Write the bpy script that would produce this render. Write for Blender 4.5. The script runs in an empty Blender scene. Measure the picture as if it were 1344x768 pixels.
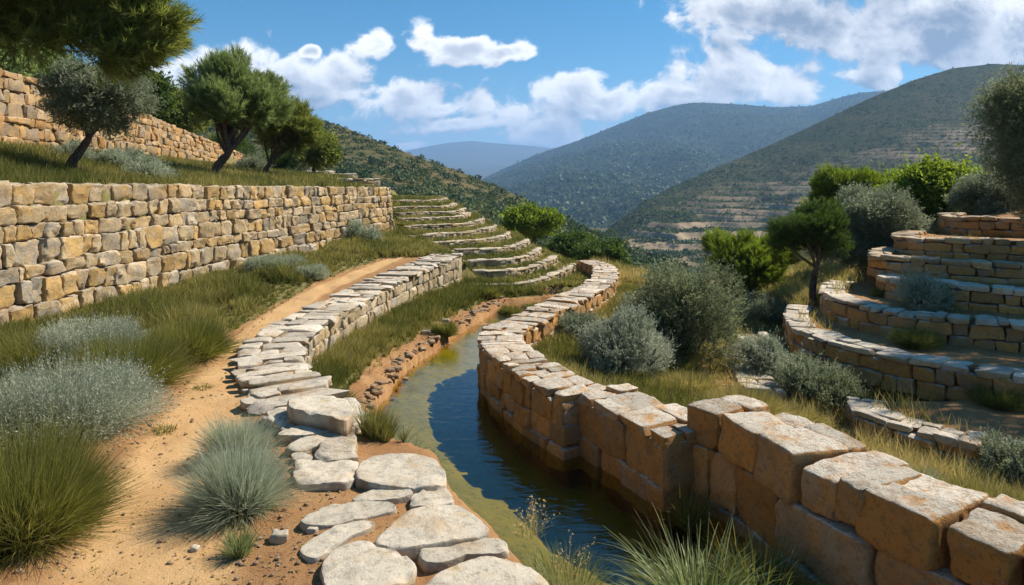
import bpy, math, random
import numpy as np
from mathutils import Vector

# ------------------------------------------------------------------ camera, world, sun, exposure
EYE = 2.4          # eye height above the footpath (z = 0)
F = 896.0          # focal length in pixels of the 1344 wide picture
HOR = 235.0        # picture row of the horizon
scene = bpy.context.scene
cam_d = bpy.data.cameras.new('camera')
cam = bpy.data.objects.new('camera', cam_d)
scene.collection.objects.link(cam)
cam.location = (0, 0, EYE)
cam.rotation_euler = (math.radians(90), 0, 0)
cam_d.sensor_width = 36
cam_d.lens = 36 * F / 1344
cam_d.shift_y = -(384 - HOR) / 1344
cam_d.clip_start = 0.05
cam_d.clip_end = 60000
scene.camera = cam

SUN_EL = math.radians(46)
SUN_AZ = math.atan2(0.90, 0.42)      # measured from +Y towards +X
sdir = Vector((math.sin(SUN_AZ) * math.cos(SUN_EL), math.cos(SUN_AZ) * math.cos(SUN_EL), math.sin(SUN_EL)))
sl = bpy.data.lights.new('sun', 'SUN')
sl.energy = 5.0
sl.angle = math.radians(0.55)
sl.color = (1.0, 0.93, 0.82)
so = bpy.data.objects.new('sun', sl)
scene.collection.objects.link(so)
so.rotation_euler = sdir.to_track_quat('Z', 'Y').to_euler()

scene.view_settings.view_transform = 'Standard'
scene.view_settings.look = 'None'
scene.view_settings.exposure = 0.56
scene.view_settings.gamma = 1.0
scene.view_settings.use_curve_mapping = False
scene.render.engine = 'CYCLES'
scene.cycles.max_bounces = 7
scene.cycles.diffuse_bounces = 3
scene.cycles.transparent_max_bounces = 12
scene.cycles.volume_bounces = 1
scene.cycles.use_denoising = True
scene.cycles.caustics_reflective = False
scene.cycles.caustics_refractive = False


class NT:
    """small helper for node trees"""
    def __init__(s, tree):
        s.t = tree
        s.n = tree.nodes
        s.l = tree.links

    def new(s, kind, **kw):
        nd = s.n.new(kind)
        for k, v in kw.items():
            setattr(nd, k, v)
        return nd

    def put(s, sock, v):
        if v is None:
            return
        if isinstance(v, bpy.types.NodeSocket):
            s.l.new(v, sock)
        elif isinstance(v, bpy.types.Node):
            s.l.new(v.outputs[0], sock)
        else:
            if isinstance(v, (tuple, list)) and len(v) == 3 and len(sock.default_value) == 4:
                v = tuple(v) + (1,)
            sock.default_value = v

    def math(s, op, a, b=None, c=None, clamp=False):
        nd = s.new('ShaderNodeMath', operation=op, use_clamp=clamp)
        s.put(nd.inputs[0], a); s.put(nd.inputs[1], b); s.put(nd.inputs[2], c)
        return nd.outputs[0]

    def vmath(s, op, a, b=None):
        nd = s.new('ShaderNodeVectorMath', operation=op)
        s.put(nd.inputs[0], a)
        if b is not None:
            s.put(nd.inputs[1], b)
        return nd.outputs['Value'] if op in ('LENGTH', 'DOT_PRODUCT', 'DISTANCE') else nd.outputs[0]

    def mix(s, fac, a, b, mode='MIX'):
        nd = s.new('ShaderNodeMix', data_type='RGBA', blend_type=mode)
        s.put(nd.inputs['Factor'], fac)
        s.put(nd.inputs[6], a); s.put(nd.inputs[7], b)
        return nd.outputs[2]

    def ramp(s, v, lo, hi, a=0.0, b=1.0, smooth=True):
        nd = s.new('ShaderNodeMapRange', interpolation_type='SMOOTHSTEP' if smooth else 'LINEAR')
        s.put(nd.inputs[0], v)
        nd.inputs[1].default_value = lo; nd.inputs[2].default_value = hi
        nd.inputs[3].default_value = a; nd.inputs[4].default_value = b
        return nd.outputs[0]

    def noise(s, vec, scale, detail=4, rough=0.55, dist=0.0, out=0):
        nd = s.new('ShaderNodeTexNoise')
        s.put(nd.inputs['Vector'], vec)
        nd.inputs['Scale'].default_value = scale
        nd.inputs['Detail'].default_value = detail
        nd.inputs['Roughness'].default_value = rough
        nd.inputs['Distortion'].default_value = dist
        return nd.outputs[out]


# --- sky: nishita + broken cumulus, all placed by world direction
world = bpy.data.worlds.new('World')
scene.world = world
world.use_nodes = True
wt = NT(world.node_tree)
wt.n.clear()
sky = wt.new('ShaderNodeTexSky', sky_type='NISHITA')
sky.sun_disc = False
sky.sun_elevation = SUN_EL
sky.sun_rotation = SUN_AZ
sky.altitude = 300
sky.air_density = 0.85
sky.dust_density = 0.25
sky.ozone_density = 3.0
hs = wt.new('ShaderNodeHueSaturation')
hs.inputs['Saturation'].default_value = 1.38
hs.inputs['Hue'].default_value = 0.487
hs.inputs['Value'].default_value = 0.98
wt.put(hs.inputs['Color'], sky.outputs[0])

g = bpy.data.node_groups.new('cloud_field', 'ShaderNodeTree')
g.interface.new_socket('P', in_out='INPUT', socket_type='NodeSocketVector')
g.interface.new_socket('D', in_out='OUTPUT', socket_type='NodeSocketFloat')
gt = NT(g)
gi = gt.new('NodeGroupInput'); go = gt.new('NodeGroupOutput')
P0 = gi.outputs[0]
warp = gt.vmath('SUBTRACT', gt.noise(P0, 7.0, 3, 0.55, out=1), (0.5, 0.5, 0.5))
wsc = gt.vmath('MULTIPLY', warp, (0.11, 0.065, 0.0))
Pw = gt.vmath('ADD', P0, wsc)
# (px, py, half width, half height) in degrees-like picture units
BL = [(560, 50, 36, 22), (610, 62, 72, 15), (668, 68, 34, 12), (590, 58, 45, 20),
      (335, 95, 60, 36), (300, 108, 90, 26), (395, 112, 62, 24), (455, 95, 34, 32), (490, 62, 26, 13), (440, 118, 50, 20), (408, 66, 12, 8),
      (545, 128, 52, 28), (585, 142, 85, 20), (665, 150, 70, 22), (640, 164, 115, 13), (735, 128, 66, 24), (800, 136, 66, 18), (710, 178, 70, 16),
      (880, 128, 60, 18), (960, 100, 68, 32), (1025, 108, 60, 28), (905, 128, 90, 16), (1132, 102, 34, 16),
      (1010, 28, 95, 34), (1120, 40, 130, 42), (1230, 30, 130, 50), (960, 18, 40, 24), (1330, 40, 90, 40), (1180, 60, 170, 26), (1100, -30, 220, 50),
      (540, 190, 20, 6), (1260, 78, 80, 14), (20, -60, 200, 40), (1700, 60, 200, 50), (-400, 100, 200, 50), (-150, 20, 150, 40), (2200, 0, 300, 90)]
acc = None
for (px, py, a, b) in BL:
    a *= 1.12; b *= 1.14
    q = gt.vmath('SUBTRACT', Pw, ((px - 672) / F, (HOR - py) / F, 0))
    q = gt.vmath('MULTIPLY', q, (F / a, F / b, 0))
    r = gt.vmath('DOT_PRODUCT', q, q)
    v = gt.math('MULTIPLY', gt.math('SUBTRACT', 1.0, gt.math('POWER', r, 0.65)), 0.62)
    if acc is None:
        acc = v
    else:
        sm = gt.new('ShaderNodeMath', operation='SMOOTH_MAX')
        gt.put(sm.inputs[0], acc); gt.put(sm.inputs[1], v); sm.inputs[2].default_value = 0.25
        acc = sm.outputs[0]
fb = gt.noise(gt.vmath('MULTIPLY', P0, (1.0, 1.25, 1.0)), 12.0, 7, 0.60, 0.25)
vn = gt.new('ShaderNodeTexVoronoi', feature='F1')
vn.inputs['Scale'].default_value = 30.0
gt.put(vn.inputs['Vector'], gt.vmath('ADD', P0, gt.vmath('MULTIPLY', warp, (0.05, 0.05, 0.0))))
bil = gt.math('MULTIPLY', gt.math('SUBTRACT', 0.42, vn.outputs[0]), 0.30)
dsum = gt.math('ADD', gt.math('MINIMUM', acc, 0.62), gt.math('MULTIPLY', gt.math('SUBTRACT', fb, 0.5), 2.3))
dsum = gt.math('ADD', dsum, bil)
gt.put(go.inputs[0], gt.math('ADD', dsum, 0.10))

tc = wt.new('ShaderNodeTexCoord')
sep = wt.new('ShaderNodeSeparateXYZ')
wt.put(sep.inputs[0], tc.outputs['Generated'])
ydiv = wt.math('ADD', wt.math('ABSOLUTE', sep.outputs[1]), 0.02)
comb = wt.new('ShaderNodeCombineXYZ')
wt.put(comb.inputs[0], wt.math('DIVIDE', sep.outputs[0], ydiv))
wt.put(comb.inputs[1], wt.math('DIVIDE', sep.outputs[2], ydiv))
wt.put(comb.inputs[2], wt.math('SIGN', sep.outputs[1]))


def field(off):
    gn = wt.new('ShaderNodeGroup')
    gn.node_tree = g
    wt.put(gn.inputs[0], wt.vmath('ADD', comb.outputs[0], off))
    return gn.outputs[0]


d0 = field((0, 0, 0))
d1 = field((0.007, 0.013, 0))
d2 = field((0.022, 0.052, 0))
up = wt.ramp(sep.outputs[2], -0.01, 0.03)
alpha = wt.math('MULTIPLY', wt.ramp(d0, -0.02, 0.30), up)
lit = wt.math('ADD', 0.60, wt.math('MULTIPLY', wt.math('SUBTRACT', d0, d1), 0.85))
lit = wt.math('ADD', lit, wt.math('MULTIPLY', wt.math('SUBTRACT', d0, d2), 0.48), clamp=True)
lit = wt.math('SUBTRACT', lit, wt.math('MULTIPLY', wt.ramp(d0, 0.36, 0.92), 0.62), clamp=True)
lit = wt.math('SUBTRACT', lit, wt.math('MULTIPLY', wt.math('MULTIPLY', wt.ramp(sep.outputs[2], 0.13, 0.22), wt.ramp(sep.outputs[0], 0.15, 0.45)), wt.ramp(d0, 0.22, 0.6, 0, 0.38)), clamp=True)
ccol = wt.mix(lit, (2.5, 3.0, 3.9), (11.5, 11.3, 11.1))
skyc = wt.mix(alpha, hs.outputs[0], ccol)
bg = wt.new('ShaderNodeBackground')
wt.put(bg.inputs[0], skyc)
bg.inputs[1].default_value = 0.085
bg2 = wt.new('ShaderNodeBackground')            # the clear part of the sky, high up and behind
wt.put(bg2.inputs[0], hs.outputs[0])
bg2.inputs[1].default_value = 0.085
win = wt.math('MULTIPLY', wt.math('GREATER_THAN', sep.outputs[1], 0.35), wt.math('GREATER_THAN', sep.outputs[2], -0.01))
win = wt.math('MULTIPLY', win, wt.math('LESS_THAN', sep.outputs[2], 0.55))
wmx = wt.new('ShaderNodeMixShader')
wt.put(wmx.inputs[0], win); wt.put(wmx.inputs[1], bg2.outputs[0]); wt.put(wmx.inputs[2], bg.outputs[0])
wo = wt.new('ShaderNodeOutputWorld')
wt.put(wo.inputs[0], wmx.outputs[0])
world.cycles.sampling_method = 'MANUAL'
world.cycles.sample_map_resolution = 512


# ------------------------------------------------------------------ numeric helpers
def pz(px, py, z):
    """the point at height z seen in row py, column px"""
    D = (EYE - z) * F / (py - HOR)
    return ((px - 672) / F * D, D)


def pd(px, py, D):
    return np.array(((px - 672) / F * D, D, EYE - (py - HOR) / F * D))


def _h(ix, iy, iz, seed):
    n = (ix.astype(np.int64) * 374761393 + iy.astype(np.int64) * 668265263 + iz.astype(np.int64) * 2147483647 + seed * 1274126177) & 0xffffffff
    n = ((n ^ (n >> 13)) * 1274126177) & 0xffffffff
    n = (n ^ (n >> 16)) & 0xffffffff
    return n.astype(np.float64) / 0xffffffff


def vnoise(x, y, z=None, seed=0):
    x = np.asarray(x, float); y = np.asarray(y, float)
    z = np.zeros_like(x) if z is None else np.asarray(z, float)
    ix, iy, iz = np.floor(x), np.floor(y), np.floor(z)
    fx, fy, fz = x - ix, y - iy, z - iz
    ux, uy, uz = fx * fx * (3 - 2 * fx), fy * fy * (3 - 2 * fy), fz * fz * (3 - 2 * fz)
    r = 0
    for a in (0, 1):
        wa = ux if a else 1 - ux
        for b in (0, 1):
            wb = uy if b else 1 - uy
            for c in (0, 1):
                wc = uz if c else 1 - uz
                r = r + wa * wb * wc * _h(ix + a, iy + b, iz + c, seed)
    return r * 2 - 1


def fbm(x, y, z=None, seed=0, oct=4, gain=0.5):
    s = 0; a = 1; f = 1; t = 0
    for o in range(oct):
        s = s + a * vnoise(x * f, y * f, None if z is None else z * f, seed + o * 17)
        t += a
        a *= gain; f *= 2.03
    return s / t


def sstep(a, b, x):
    t = np.clip((x - a) / (b - a), 0, 1)
    return t * t * (3 - 2 * t)


def inpoly(px, py, poly):
    r = np.zeros(px.shape, bool)
    n = len(poly)
    for i in range(n):
        x1, y1 = poly[i]; x2, y2 = poly[(i + 1) % n]
        if y1 == y2:
            continue
        c = ((y1 > py) != (y2 > py)) & (px < (x2 - x1) * (py - y1) / (y2 - y1) + x1)
        r ^= c
    return r


def smooth_line(pts, per=6):
    """Catmull-Rom through the points"""
    p = np.array(pts, float)
    q = np.vstack([2 * p[0] - p[1], p, 2 * p[-1] - p[-2]])
    out = []
    for i in range(1, len(q) - 2):
        for k in range(per):
            t = k / per
            a, b, c, d = q[i - 1], q[i], q[i + 1], q[i + 2]
            out.append(0.5 * ((2 * b) + (-a + c) * t + (2 * a - 5 * b + 4 * c - d) * t * t + (-a + 3 * b - 3 * c + d) * t ** 3))
    out.append(p[-1])
    return np.array(out)


class MB:
    """collects vertices and faces of one mesh"""
    def __init__(s):
        s.v = []; s.f = []; s.c = []; s.n = 0

    def add(s, v, f, c=None):
        v = np.asarray(v, np.float32).reshape(-1, 3)
        f = np.asarray(f, np.int64)
        s.v.append(v)
        s.f.append(f + s.n)
        if c is None:
            c = np.zeros((len(v), 4), np.float32)
        s.c.append(np.asarray(c, np.float32))
        s.n += len(v)

    def build(s, name, mat, parent=None, smooth=False, loc=None, sharp=None):
        v = np.concatenate(s.v); c = np.concatenate(s.c)
        base = np.zeros(3) if loc is None else np.array(loc, float)
        me = bpy.data.meshes.new(name)
        me.vertices.add(len(v))
        me.vertices.foreach_set('co', (v - base.astype(np.float32)).ravel())
        idx = []; starts = []; st = 0
        for f in s.f:
            k = f.shape[1]
            idx.append(f.ravel())
            starts.append(st + np.arange(len(f)) * k)
            st += len(f) * k
        idx = np.concatenate(idx).astype(np.int32); starts = np.concatenate(starts).astype(np.int32)
        me.loops.add(len(idx))
        me.loops.foreach_set('vertex_index', idx)
        me.polygons.add(len(starts))
        me.polygons.foreach_set('loop_start', starts)
        if smooth:
            me.polygons.foreach_set('use_smooth', np.ones(len(starts), bool))
        at = me.color_attributes.new('tint', 'FLOAT_COLOR', 'POINT')
        at.data.foreach_set('color', c.ravel())
        me.update(calc_edges=True)
        if sharp:
            me.set_sharp_from_angle(angle=math.radians(sharp))
        me.materials.append(mat)
        o = bpy.data.objects.new(name, me)
        scene.collection.objects.link(o)
        if parent is not None:
            o.parent = parent
            o.location = Vector(base) - Vector(parent.location)
        else:
            o.location = base
        return o


def thing(name, label, cat, loc=(0, 0, 0), group=None):
    o = bpy.data.objects.new(name, None)
    scene.collection.objects.link(o)
    o.location = [float(a) for a in loc]
    o.empty_display_size = 0.2
    o['label'] = label; o['category'] = cat
    if group:
        o['group'] = group
    return o


def tag(o, label, cat, group=None):
    o['label'] = label; o['category'] = cat
    if group:
        o['group'] = group
    return o


def struct(o, kind='structure'):
    o['kind'] = kind
    return o


# ------------------------------------------------------------------ materials
def new_mat(name):
    m = bpy.data.materials.new(name)
    m.use_nodes = True
    t = NT(m.node_tree)
    b = t.n['Principled BSDF']
    return m, t, b


def stone_mat(name, gold, cream, grey, top, soil=(0.20, 0.10, 0.045), bump=0.6, sc=1.0, freck=.45):
    m, t, b = new_mat(name)
    at = t.new('ShaderNodeAttribute', attribute_name='tint')
    se = t.new('ShaderNodeSeparateColor'); t.put(se.inputs[0], at.outputs['Color'])
    geo = t.new('ShaderNodeNewGeometry')
    pos = geo.outputs['Position']
    n1 = t.noise(pos, 5 * sc, 6, 0.65)
    n2 = t.noise(pos, 28 * sc, 6, 0.7)
    n3 = t.noise(pos, 2.1 * sc, 4, 0.6)
    k = t.math('ADD', t.math('MULTIPLY_ADD', se.outputs[0], 0.72, 0.14), t.math('MULTIPLY', t.math('SUBTRACT', n1, 0.5), 1.7))
    c = t.mix(t.ramp(k, 0.18, 0.50), gold, cream)
    c = t.mix(t.ramp(k, 0.60, 0.86), c, grey)
    # tops pale from weathering and lichen, with sunlit whiteness painted into the colour
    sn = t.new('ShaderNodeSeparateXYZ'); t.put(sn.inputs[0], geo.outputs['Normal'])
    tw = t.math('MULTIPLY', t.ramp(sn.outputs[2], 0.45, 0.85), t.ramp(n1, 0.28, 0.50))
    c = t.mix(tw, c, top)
    # small dark lichen freckles and rusty stains
    c = t.mix(t.math('MULTIPLY', t.ramp(n2, 0.53, 0.68), freck), c, tuple(x * 0.36 for x in grey))
    n4 = t.noise(pos, 13 * sc, 5, 0.75)
    c = t.mix(t.math('MULTIPLY', t.ramp(n4, 0.52, 0.62), 0.50), c, tuple(x * 0.5 for x in cream))
    c = t.mix(t.math('MULTIPLY', t.ramp(n3, 0.53, 0.70), 0.45), c, (0.42, 0.23, 0.075))
    n5 = t.noise(pos, 3.4 * sc, 7, 0.7, 0.8)
    c = t.mix(t.math('MULTIPLY', t.ramp(n5, 0.52, 0.60), 0.30), c, tuple(x * .55 for x in grey))
    vo = t.new('ShaderNodeTexVoronoi'); vo.inputs['Scale'].default_value = 22 * sc
    t.put(vo.inputs['Vector'], t.vmath('ADD', pos, t.vmath('MULTIPLY', t.noise(pos, 9 * sc, 3, out=1), (0.12, 0.12, 0.12))))
    spot = t.math('MULTIPLY', t.ramp(vo.outputs[0], 0.25, 0.12), t.ramp(n1, 0.52, 0.62))
    c = t.mix(t.math('MULTIPLY', spot, 0.6), c, (0.50, 0.49, 0.44))
    val = t.new('ShaderNodeHueSaturation')
    t.put(val.inputs['Value'], t.ramp(se.outputs[1], 0, 1, 0.72, 1.18, smooth=False))
    t.put(val.inputs['Color'], c)
    c = t.mix(se.outputs[2], val.outputs[0], soil)
    t.put(b.inputs['Base Color'], c)
    b.inputs['Roughness'].default_value = 0.92
    b.inputs['Specular IOR Level'].default_value = 0.2
    h = t.math('ADD', t.math('MULTIPLY', t.noise(pos, 11 * sc, 7, 0.72), 1.0), t.math('MULTIPLY', t.noise(pos, 75 * sc, 4, 0.7), 0.35))
    mu = t.new('ShaderNodeTexVoronoi'); mu.inputs['Scale'].default_value = 34 * sc
    t.put(mu.inputs['Vector'], pos)
    h = t.math('ADD', h, t.math('MULTIPLY', t.ramp(mu.outputs[0], 0.0, 0.35), 0.22))
    bp = t.new('ShaderNodeBump'); bp.inputs['Strength'].default_value = bump; bp.inputs['Distance'].default_value = 0.035
    t.put(bp.inputs['Height'], h)
    t.put(b.inputs['Normal'], bp.outputs[0])
    return m


M_LEFT = stone_mat('left_wall_stone', (0.58, 0.36, 0.13), (0.56, 0.41, 0.23), (0.42, 0.35, 0.26), (0.60, 0.50, 0.37), (.26, .16, .08), bump=1.0, freck=.6)
M_PALE = stone_mat('pale_limestone', (0.52, 0.37, 0.18), (0.54, 0.42, 0.26), (0.44, 0.37, 0.27), (0.62, 0.52, 0.39), (.32, .21, .11), bump=.9, freck=.35)
M_GOLD = stone_mat('golden_limestone', (0.66, 0.31, 0.080), (0.58, 0.31, 0.11), (0.47, 0.31, 0.17), (0.70, 0.61, 0.48), bump=1.15, freck=.62)
M_CAP = stone_mat('cap_limestone', (0.52, 0.38, 0.21), (0.56, 0.45, 0.31), (0.46, 0.40, 0.32), (0.64, 0.55, 0.43), (.36, .24, .13), bump=.7, freck=.3)
M_FLAG = stone_mat('flag_limestone', (0.50, 0.35, 0.17), (0.51, 0.42, 0.30), (0.38, 0.34, 0.28), (0.55, 0.475, 0.36), bump=.42, freck=.45)
M_WARM = stone_mat('warm_terrace_stone', (0.54, 0.29, 0.10), (0.50, 0.33, 0.16), (0.38, 0.29, 0.20), (0.56, 0.44, 0.30), bump=.9)
M_RUBBLE = stone_mat('earthy_rubble', (0.34, 0.19, 0.09), (0.38, 0.25, 0.14), (0.30, 0.23, 0.16), (0.40, 0.28, 0.17), bump=.9)


def soil_mat():
    m, t, b = new_mat('soil')
    at = t.new('ShaderNodeAttribute', attribute_name='tint')
    se = t.new('ShaderNodeSeparateColor'); t.put(se.inputs[0], at.outputs['Color'])
    geo = t.new('ShaderNodeNewGeometry'); pos = geo.outputs['Position']
    n1 = t.noise(pos, 1.6, 6, 0.65); n2 = t.noise(pos, 14, 7, 0.75); n3 = t.noise(pos, 90, 4, 0.7)
    dirt = t.mix(t.ramp(n1, 0.35, 0.65), (0.42, 0.235, 0.10), (0.34, 0.17, 0.07))
    dirt = t.mix(t.ramp(n2, 0.50, 0.72), dirt, (0.20, 0.095, 0.04))
    trod = t.mix(t.ramp(n1, 0.3, 0.7), (0.62, 0.39, 0.18), (0.55, 0.32, 0.135))
    trod = t.mix(t.math('MULTIPLY', t.ramp(n2, 0.55, 0.75), 0.5), trod, (0.36, 0.20, 0.095))
    k = t.ramp(t.math('ADD', se.outputs[0], t.math('MULTIPLY', t.math('SUBTRACT', n2, 0.5), 0.7)), 0.25, 0.75)
    c = t.mix(k, dirt, trod)
    gk = t.ramp(t.math('ADD', se.outputs[1], t.math('MULTIPLY', t.math('SUBTRACT', n1, 0.5), 0.5)), 0.35, 0.65)
    grass = t.mix(t.ramp(n2, 0.4, 0.65), (0.15, 0.14, 0.045), (0.26, 0.20, 0.08))
    c = t.mix(gk, c, grass)
    # bed of the channel
    bed = t.mix(t.ramp(n1, 0.35, 0.65), (0.27, 0.245, 0.028), (0.38, 0.31, 0.045))
    bed = t.mix(t.ramp(n2, 0.5, 0.7), bed, (0.11, 0.13, 0.03))
    c = t.mix(se.outputs[2], c, bed)
    c = t.mix(t.math('MULTIPLY', t.ramp(n3, 0.62, 0.72), 0.5), c, (0.55, 0.45, 0.32))
    t.put(b.inputs['Base Color'], c)
    b.inputs['Roughness'].default_value = 0.95
    b.inputs['Specular IOR Level'].default_value = 0.15
    bp = t.new('ShaderNodeBump'); bp.inputs['Strength'].default_value = 0.7; bp.inputs['Distance'].default_value = 0.03
    t.put(bp.inputs['Height'], t.math('ADD', t.math('MULTIPLY', n3, 0.5), n2))
    t.put(b.inputs['Normal'], bp.outputs[0])
    return m


M_SOIL = soil_mat()


def leaf_mat(name, a, b_, c_, trans=0.35, rough=0.6, spec=0.25):
    """a dark, b mid, c light leaf colour, mixed by the random tint of each leaf"""
    m, t, b = new_mat(name)
    at = t.new('ShaderNodeAttribute', attribute_name='tint')
    se = t.new('ShaderNodeSeparateColor'); t.put(se.inputs[0], at.outputs['Color'])
    c = t.mix(t.ramp(se.outputs[0], 0.0, 0.55), a, b_)
    c = t.mix(t.ramp(se.outputs[0], 0.5, 1.0), c, c_)
    t.put(b.inputs['Base Color'], c)
    b.inputs['Roughness'].default_value = rough
    b.inputs['Specular IOR Level'].default_value = spec
    tr = t.new('ShaderNodeBsdfTranslucent')
    hs_ = t.new('ShaderNodeHueSaturation'); hs_.inputs['Value'].default_value = 1.5; hs_.inputs['Saturation'].default_value = 1.1
    t.put(hs_.inputs['Color'], c); t.put(tr.inputs[0], hs_.outputs[0])
    mx = t.new('ShaderNodeMixShader'); mx.inputs[0].default_value = trans
    t.put(mx.inputs[1], b.outputs[0]); t.put(mx.inputs[2], tr.outputs[0])
    out = [n for n in t.n if n.type == 'OUTPUT_MATERIAL'][0]
    t.put(out.inputs[0], mx.outputs[0])
    return m


G_GRASS = leaf_mat('meadow_grass', (0.095, 0.110, 0.025), (0.190, 0.180, 0.045), (0.40, 0.33, 0.12), .4)
G_DRY = leaf_mat('dry_grass', (0.20, 0.18, 0.05), (0.38, 0.31, 0.11), (0.55, 0.43, 0.20), .4)
G_GREEN = leaf_mat('green_broom', (0.095, 0.108, 0.022), (0.195, 0.190, 0.045), (0.38, 0.33, 0.11), .4)
G_BLUE = leaf_mat('blue_grass', (0.200, 0.230, 0.145), (0.375, 0.405, 0.280), (0.62, 0.63, 0.47), 0.35)
G_SILVER = leaf_mat('silver_shrub', (0.200, 0.220, 0.150), (0.380, 0.400, 0.285), (0.62, 0.62, 0.50), 0.35)
G_REED = leaf_mat('pale_reed', (0.12, 0.15, 0.045), (0.26, 0.30, 0.12), (0.55, 0.58, 0.36), 0.3)
G_PINE = leaf_mat('pine_needles', (0.10, 0.140, 0.045), (0.235, 0.285, 0.10), (0.47, 0.50, 0.22), 0.5)
G_PINE2 = leaf_mat('lit_pine_needles', (0.095, 0.125, 0.030), (0.235, 0.260, 0.065), (0.50, 0.48, 0.17), 0.5)
G_OLIVE = leaf_mat('olive_leaves', (0.125, 0.145, 0.085), (0.270, 0.295, 0.185), (0.48, 0.50, 0.36), 0.42)
G_OLIVED = leaf_mat('dark_olive_leaves', (0.100, 0.115, 0.055), (0.215, 0.235, 0.125), (0.42, 0.43, 0.27), 0.42)
G_BRIGHT = leaf_mat('bright_leaves', (0.085, 0.125, 0.018), (0.215, 0.275, 0.042), (0.44, 0.49, 0.11), 0.5)
G_CAROB = leaf_mat('carob_leaves', (0.035, 0.062, 0.014), (0.090, 0.135, 0.028), (0.22, 0.27, 0.07), 0.4)
G_SCRUB = leaf_mat('far_scrub', (0.030, 0.052, 0.018), (0.074, 0.108, 0.036), (0.175, 0.195, 0.075), 0.25)


def bark_mat():
    m, t, b = new_mat('bark')
    geo = t.new('ShaderNodeNewGeometry')
    p = t.vmath('MULTIPLY', geo.outputs['Position'], (1, 1, 0.25))
    n = t.noise(p, 28, 6, 0.7)
    t.put(b.inputs['Base Color'], t.mix(t.ramp(n, 0.35, 0.65), (0.045, 0.030, 0.022), (0.15, 0.105, 0.075)))
    b.inputs['Roughness'].default_value = 0.95
    bp = t.new('ShaderNodeBump'); bp.inputs['Strength'].default_value = 0.8; bp.inputs['Distance'].default_value = 0.03
    t.put(bp.inputs['Height'], n); t.put(b.inputs['Normal'], bp.outputs[0])
    return m


M_BARK = bark_mat()


def water_mat():
    m, t, b = new_mat('water')
    out = [n for n in t.n if n.type == 'OUTPUT_MATERIAL'][0]
    t.n.remove(b)
    geo = t.new('ShaderNodeNewGeometry'); pos = geo.outputs['Position']
    h = t.math('ADD', t.noise(t.vmath('MULTIPLY', pos, (1.0, 2.2, 1.0)), 3.2, 3, 0.5, 0.6), t.math('MULTIPLY', t.noise(t.vmath('MULTIPLY', pos, (0.6, 3.0, 1)), 7.5, 3, 0.5), 0.30))
    bp = t.new('ShaderNodeBump'); bp.inputs['Strength'].default_value = 0.30; bp.inputs['Distance'].default_value = 0.03
    t.put(bp.inputs['Height'], h)
    fr = t.new('ShaderNodeFresnel'); fr.inputs[0].default_value = 1.36
    gl = t.new('ShaderNodeBsdfGlossy'); gl.inputs['Roughness'].default_value = 0.015; gl.inputs[0].default_value = (0.92, 0.95, 1, 1)
    t.put(gl.inputs['Normal'], bp.outputs[0])
    tr = t.new('ShaderNodeBsdfTransparent'); tr.inputs[0].default_value = (0.86, 0.82, 0.42, 1)
    mx = t.new('ShaderNodeMixShader')
    t.put(mx.inputs[0], t.math('MULTIPLY_ADD', fr.outputs[0], 1.25, 0.02, clamp=True))
    t.put(mx.inputs[1], tr.outputs[0]); t.put(mx.inputs[2], gl.outputs[0])
    t.put(out.inputs[0], mx.outputs[0])
    return m


M_WATER = water_mat()

# ------------------------------------------------------------------ plan of the place (x right, y away, z up)
WATER_Z = -0.95
L_Y = [-2, 4, 8, 10.5, 15.2, 19.3, 23.3]
L_X = [-7.6, -7.9, -8.0, -7.9, -7.15, -5.9, -4.3]
U_Y = [-2, 8, 16, 28, 45, 60]
U_X = [-10.5, -11.0, -12, -14.75, -17.4, -19]
GL_Y = [-5, 13, 16, 19, 24, 28, 32, 40, 60]
GL_Z = [0, 0, .10, .28, .50, .90, 1.45, 1.75, 1.9]
PATH = smooth_line([(-1.9, -2), (-2.1, 2), (-2.2, 4.0), (-2.62, 5.2), (-3.05, 6.6), (-3.55, 8.8), (-4.1, 11.6), (-4.15, 14.4), (-3.6, 17.2), (-3.0, 19.4)])
PATH_Y = PATH[:, 1]; PATH_X = PATH[:, 0]
PATH_W = lambda y: np.interp(y, [0, 4, 6, 9, 12, 17, 19.5], [0.62, 0.60, 0.50, 0.42, 0.30, 0.26, 0.20])
# middle wall: centre line and half width
MW = smooth_line([(-1.62, 6.35), (-2.2, 7.2), (-2.95, 8.4), (-3.35, 9.6), (-3.42, 10.9), (-3.28, 12.4), (-3.02, 14.2), (-2.62, 16.2), (-2.05, 18.0), (-1.75, 18.9)])
MW_HW = 0.40
# water's left edge
WL_Y = [-3, 3.0, 4.4, 5.6, 6.6, 7.6, 9.0, 9.7, 11.8, 14.6, 17.7, 18.6]
WL_X = [1.3, 0.9, 0.55, 0.05, -0.7, -1.25, -1.85, -1.97, -1.87, -1.18, -.24, 1.4]
R_IN = [(2.2, 23.2), (2.5, 21.8), (2.43, 20.2), (1.99, 17.8), (1.20, 15.7), (.51, 14.2), (.0, 13.0), (-.38, 12.2), (-.53, 11.4), (-.46, 10.6), (-.2, 9.8), (.15, 8.95), (.60, 8.15)]
RB_IN = [(.80, 8.30), (1.15, 7.6), (1.52, 6.85)]
RC_IN = [(1.80, 7.12), (1.99, 6.78), (2.25, 6.05), (2.53, 5.3), (2.92, 4.65), (3.45, 3.95), (4.3, 3.1), (5.4, 2.2)]
RALL = R_IN + RB_IN + RC_IN
_ra = np.array(sorted(RALL, key=lambda p: p[1]))
RX_Y = _ra[:, 1]; RX_X = _ra[:, 0]

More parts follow.
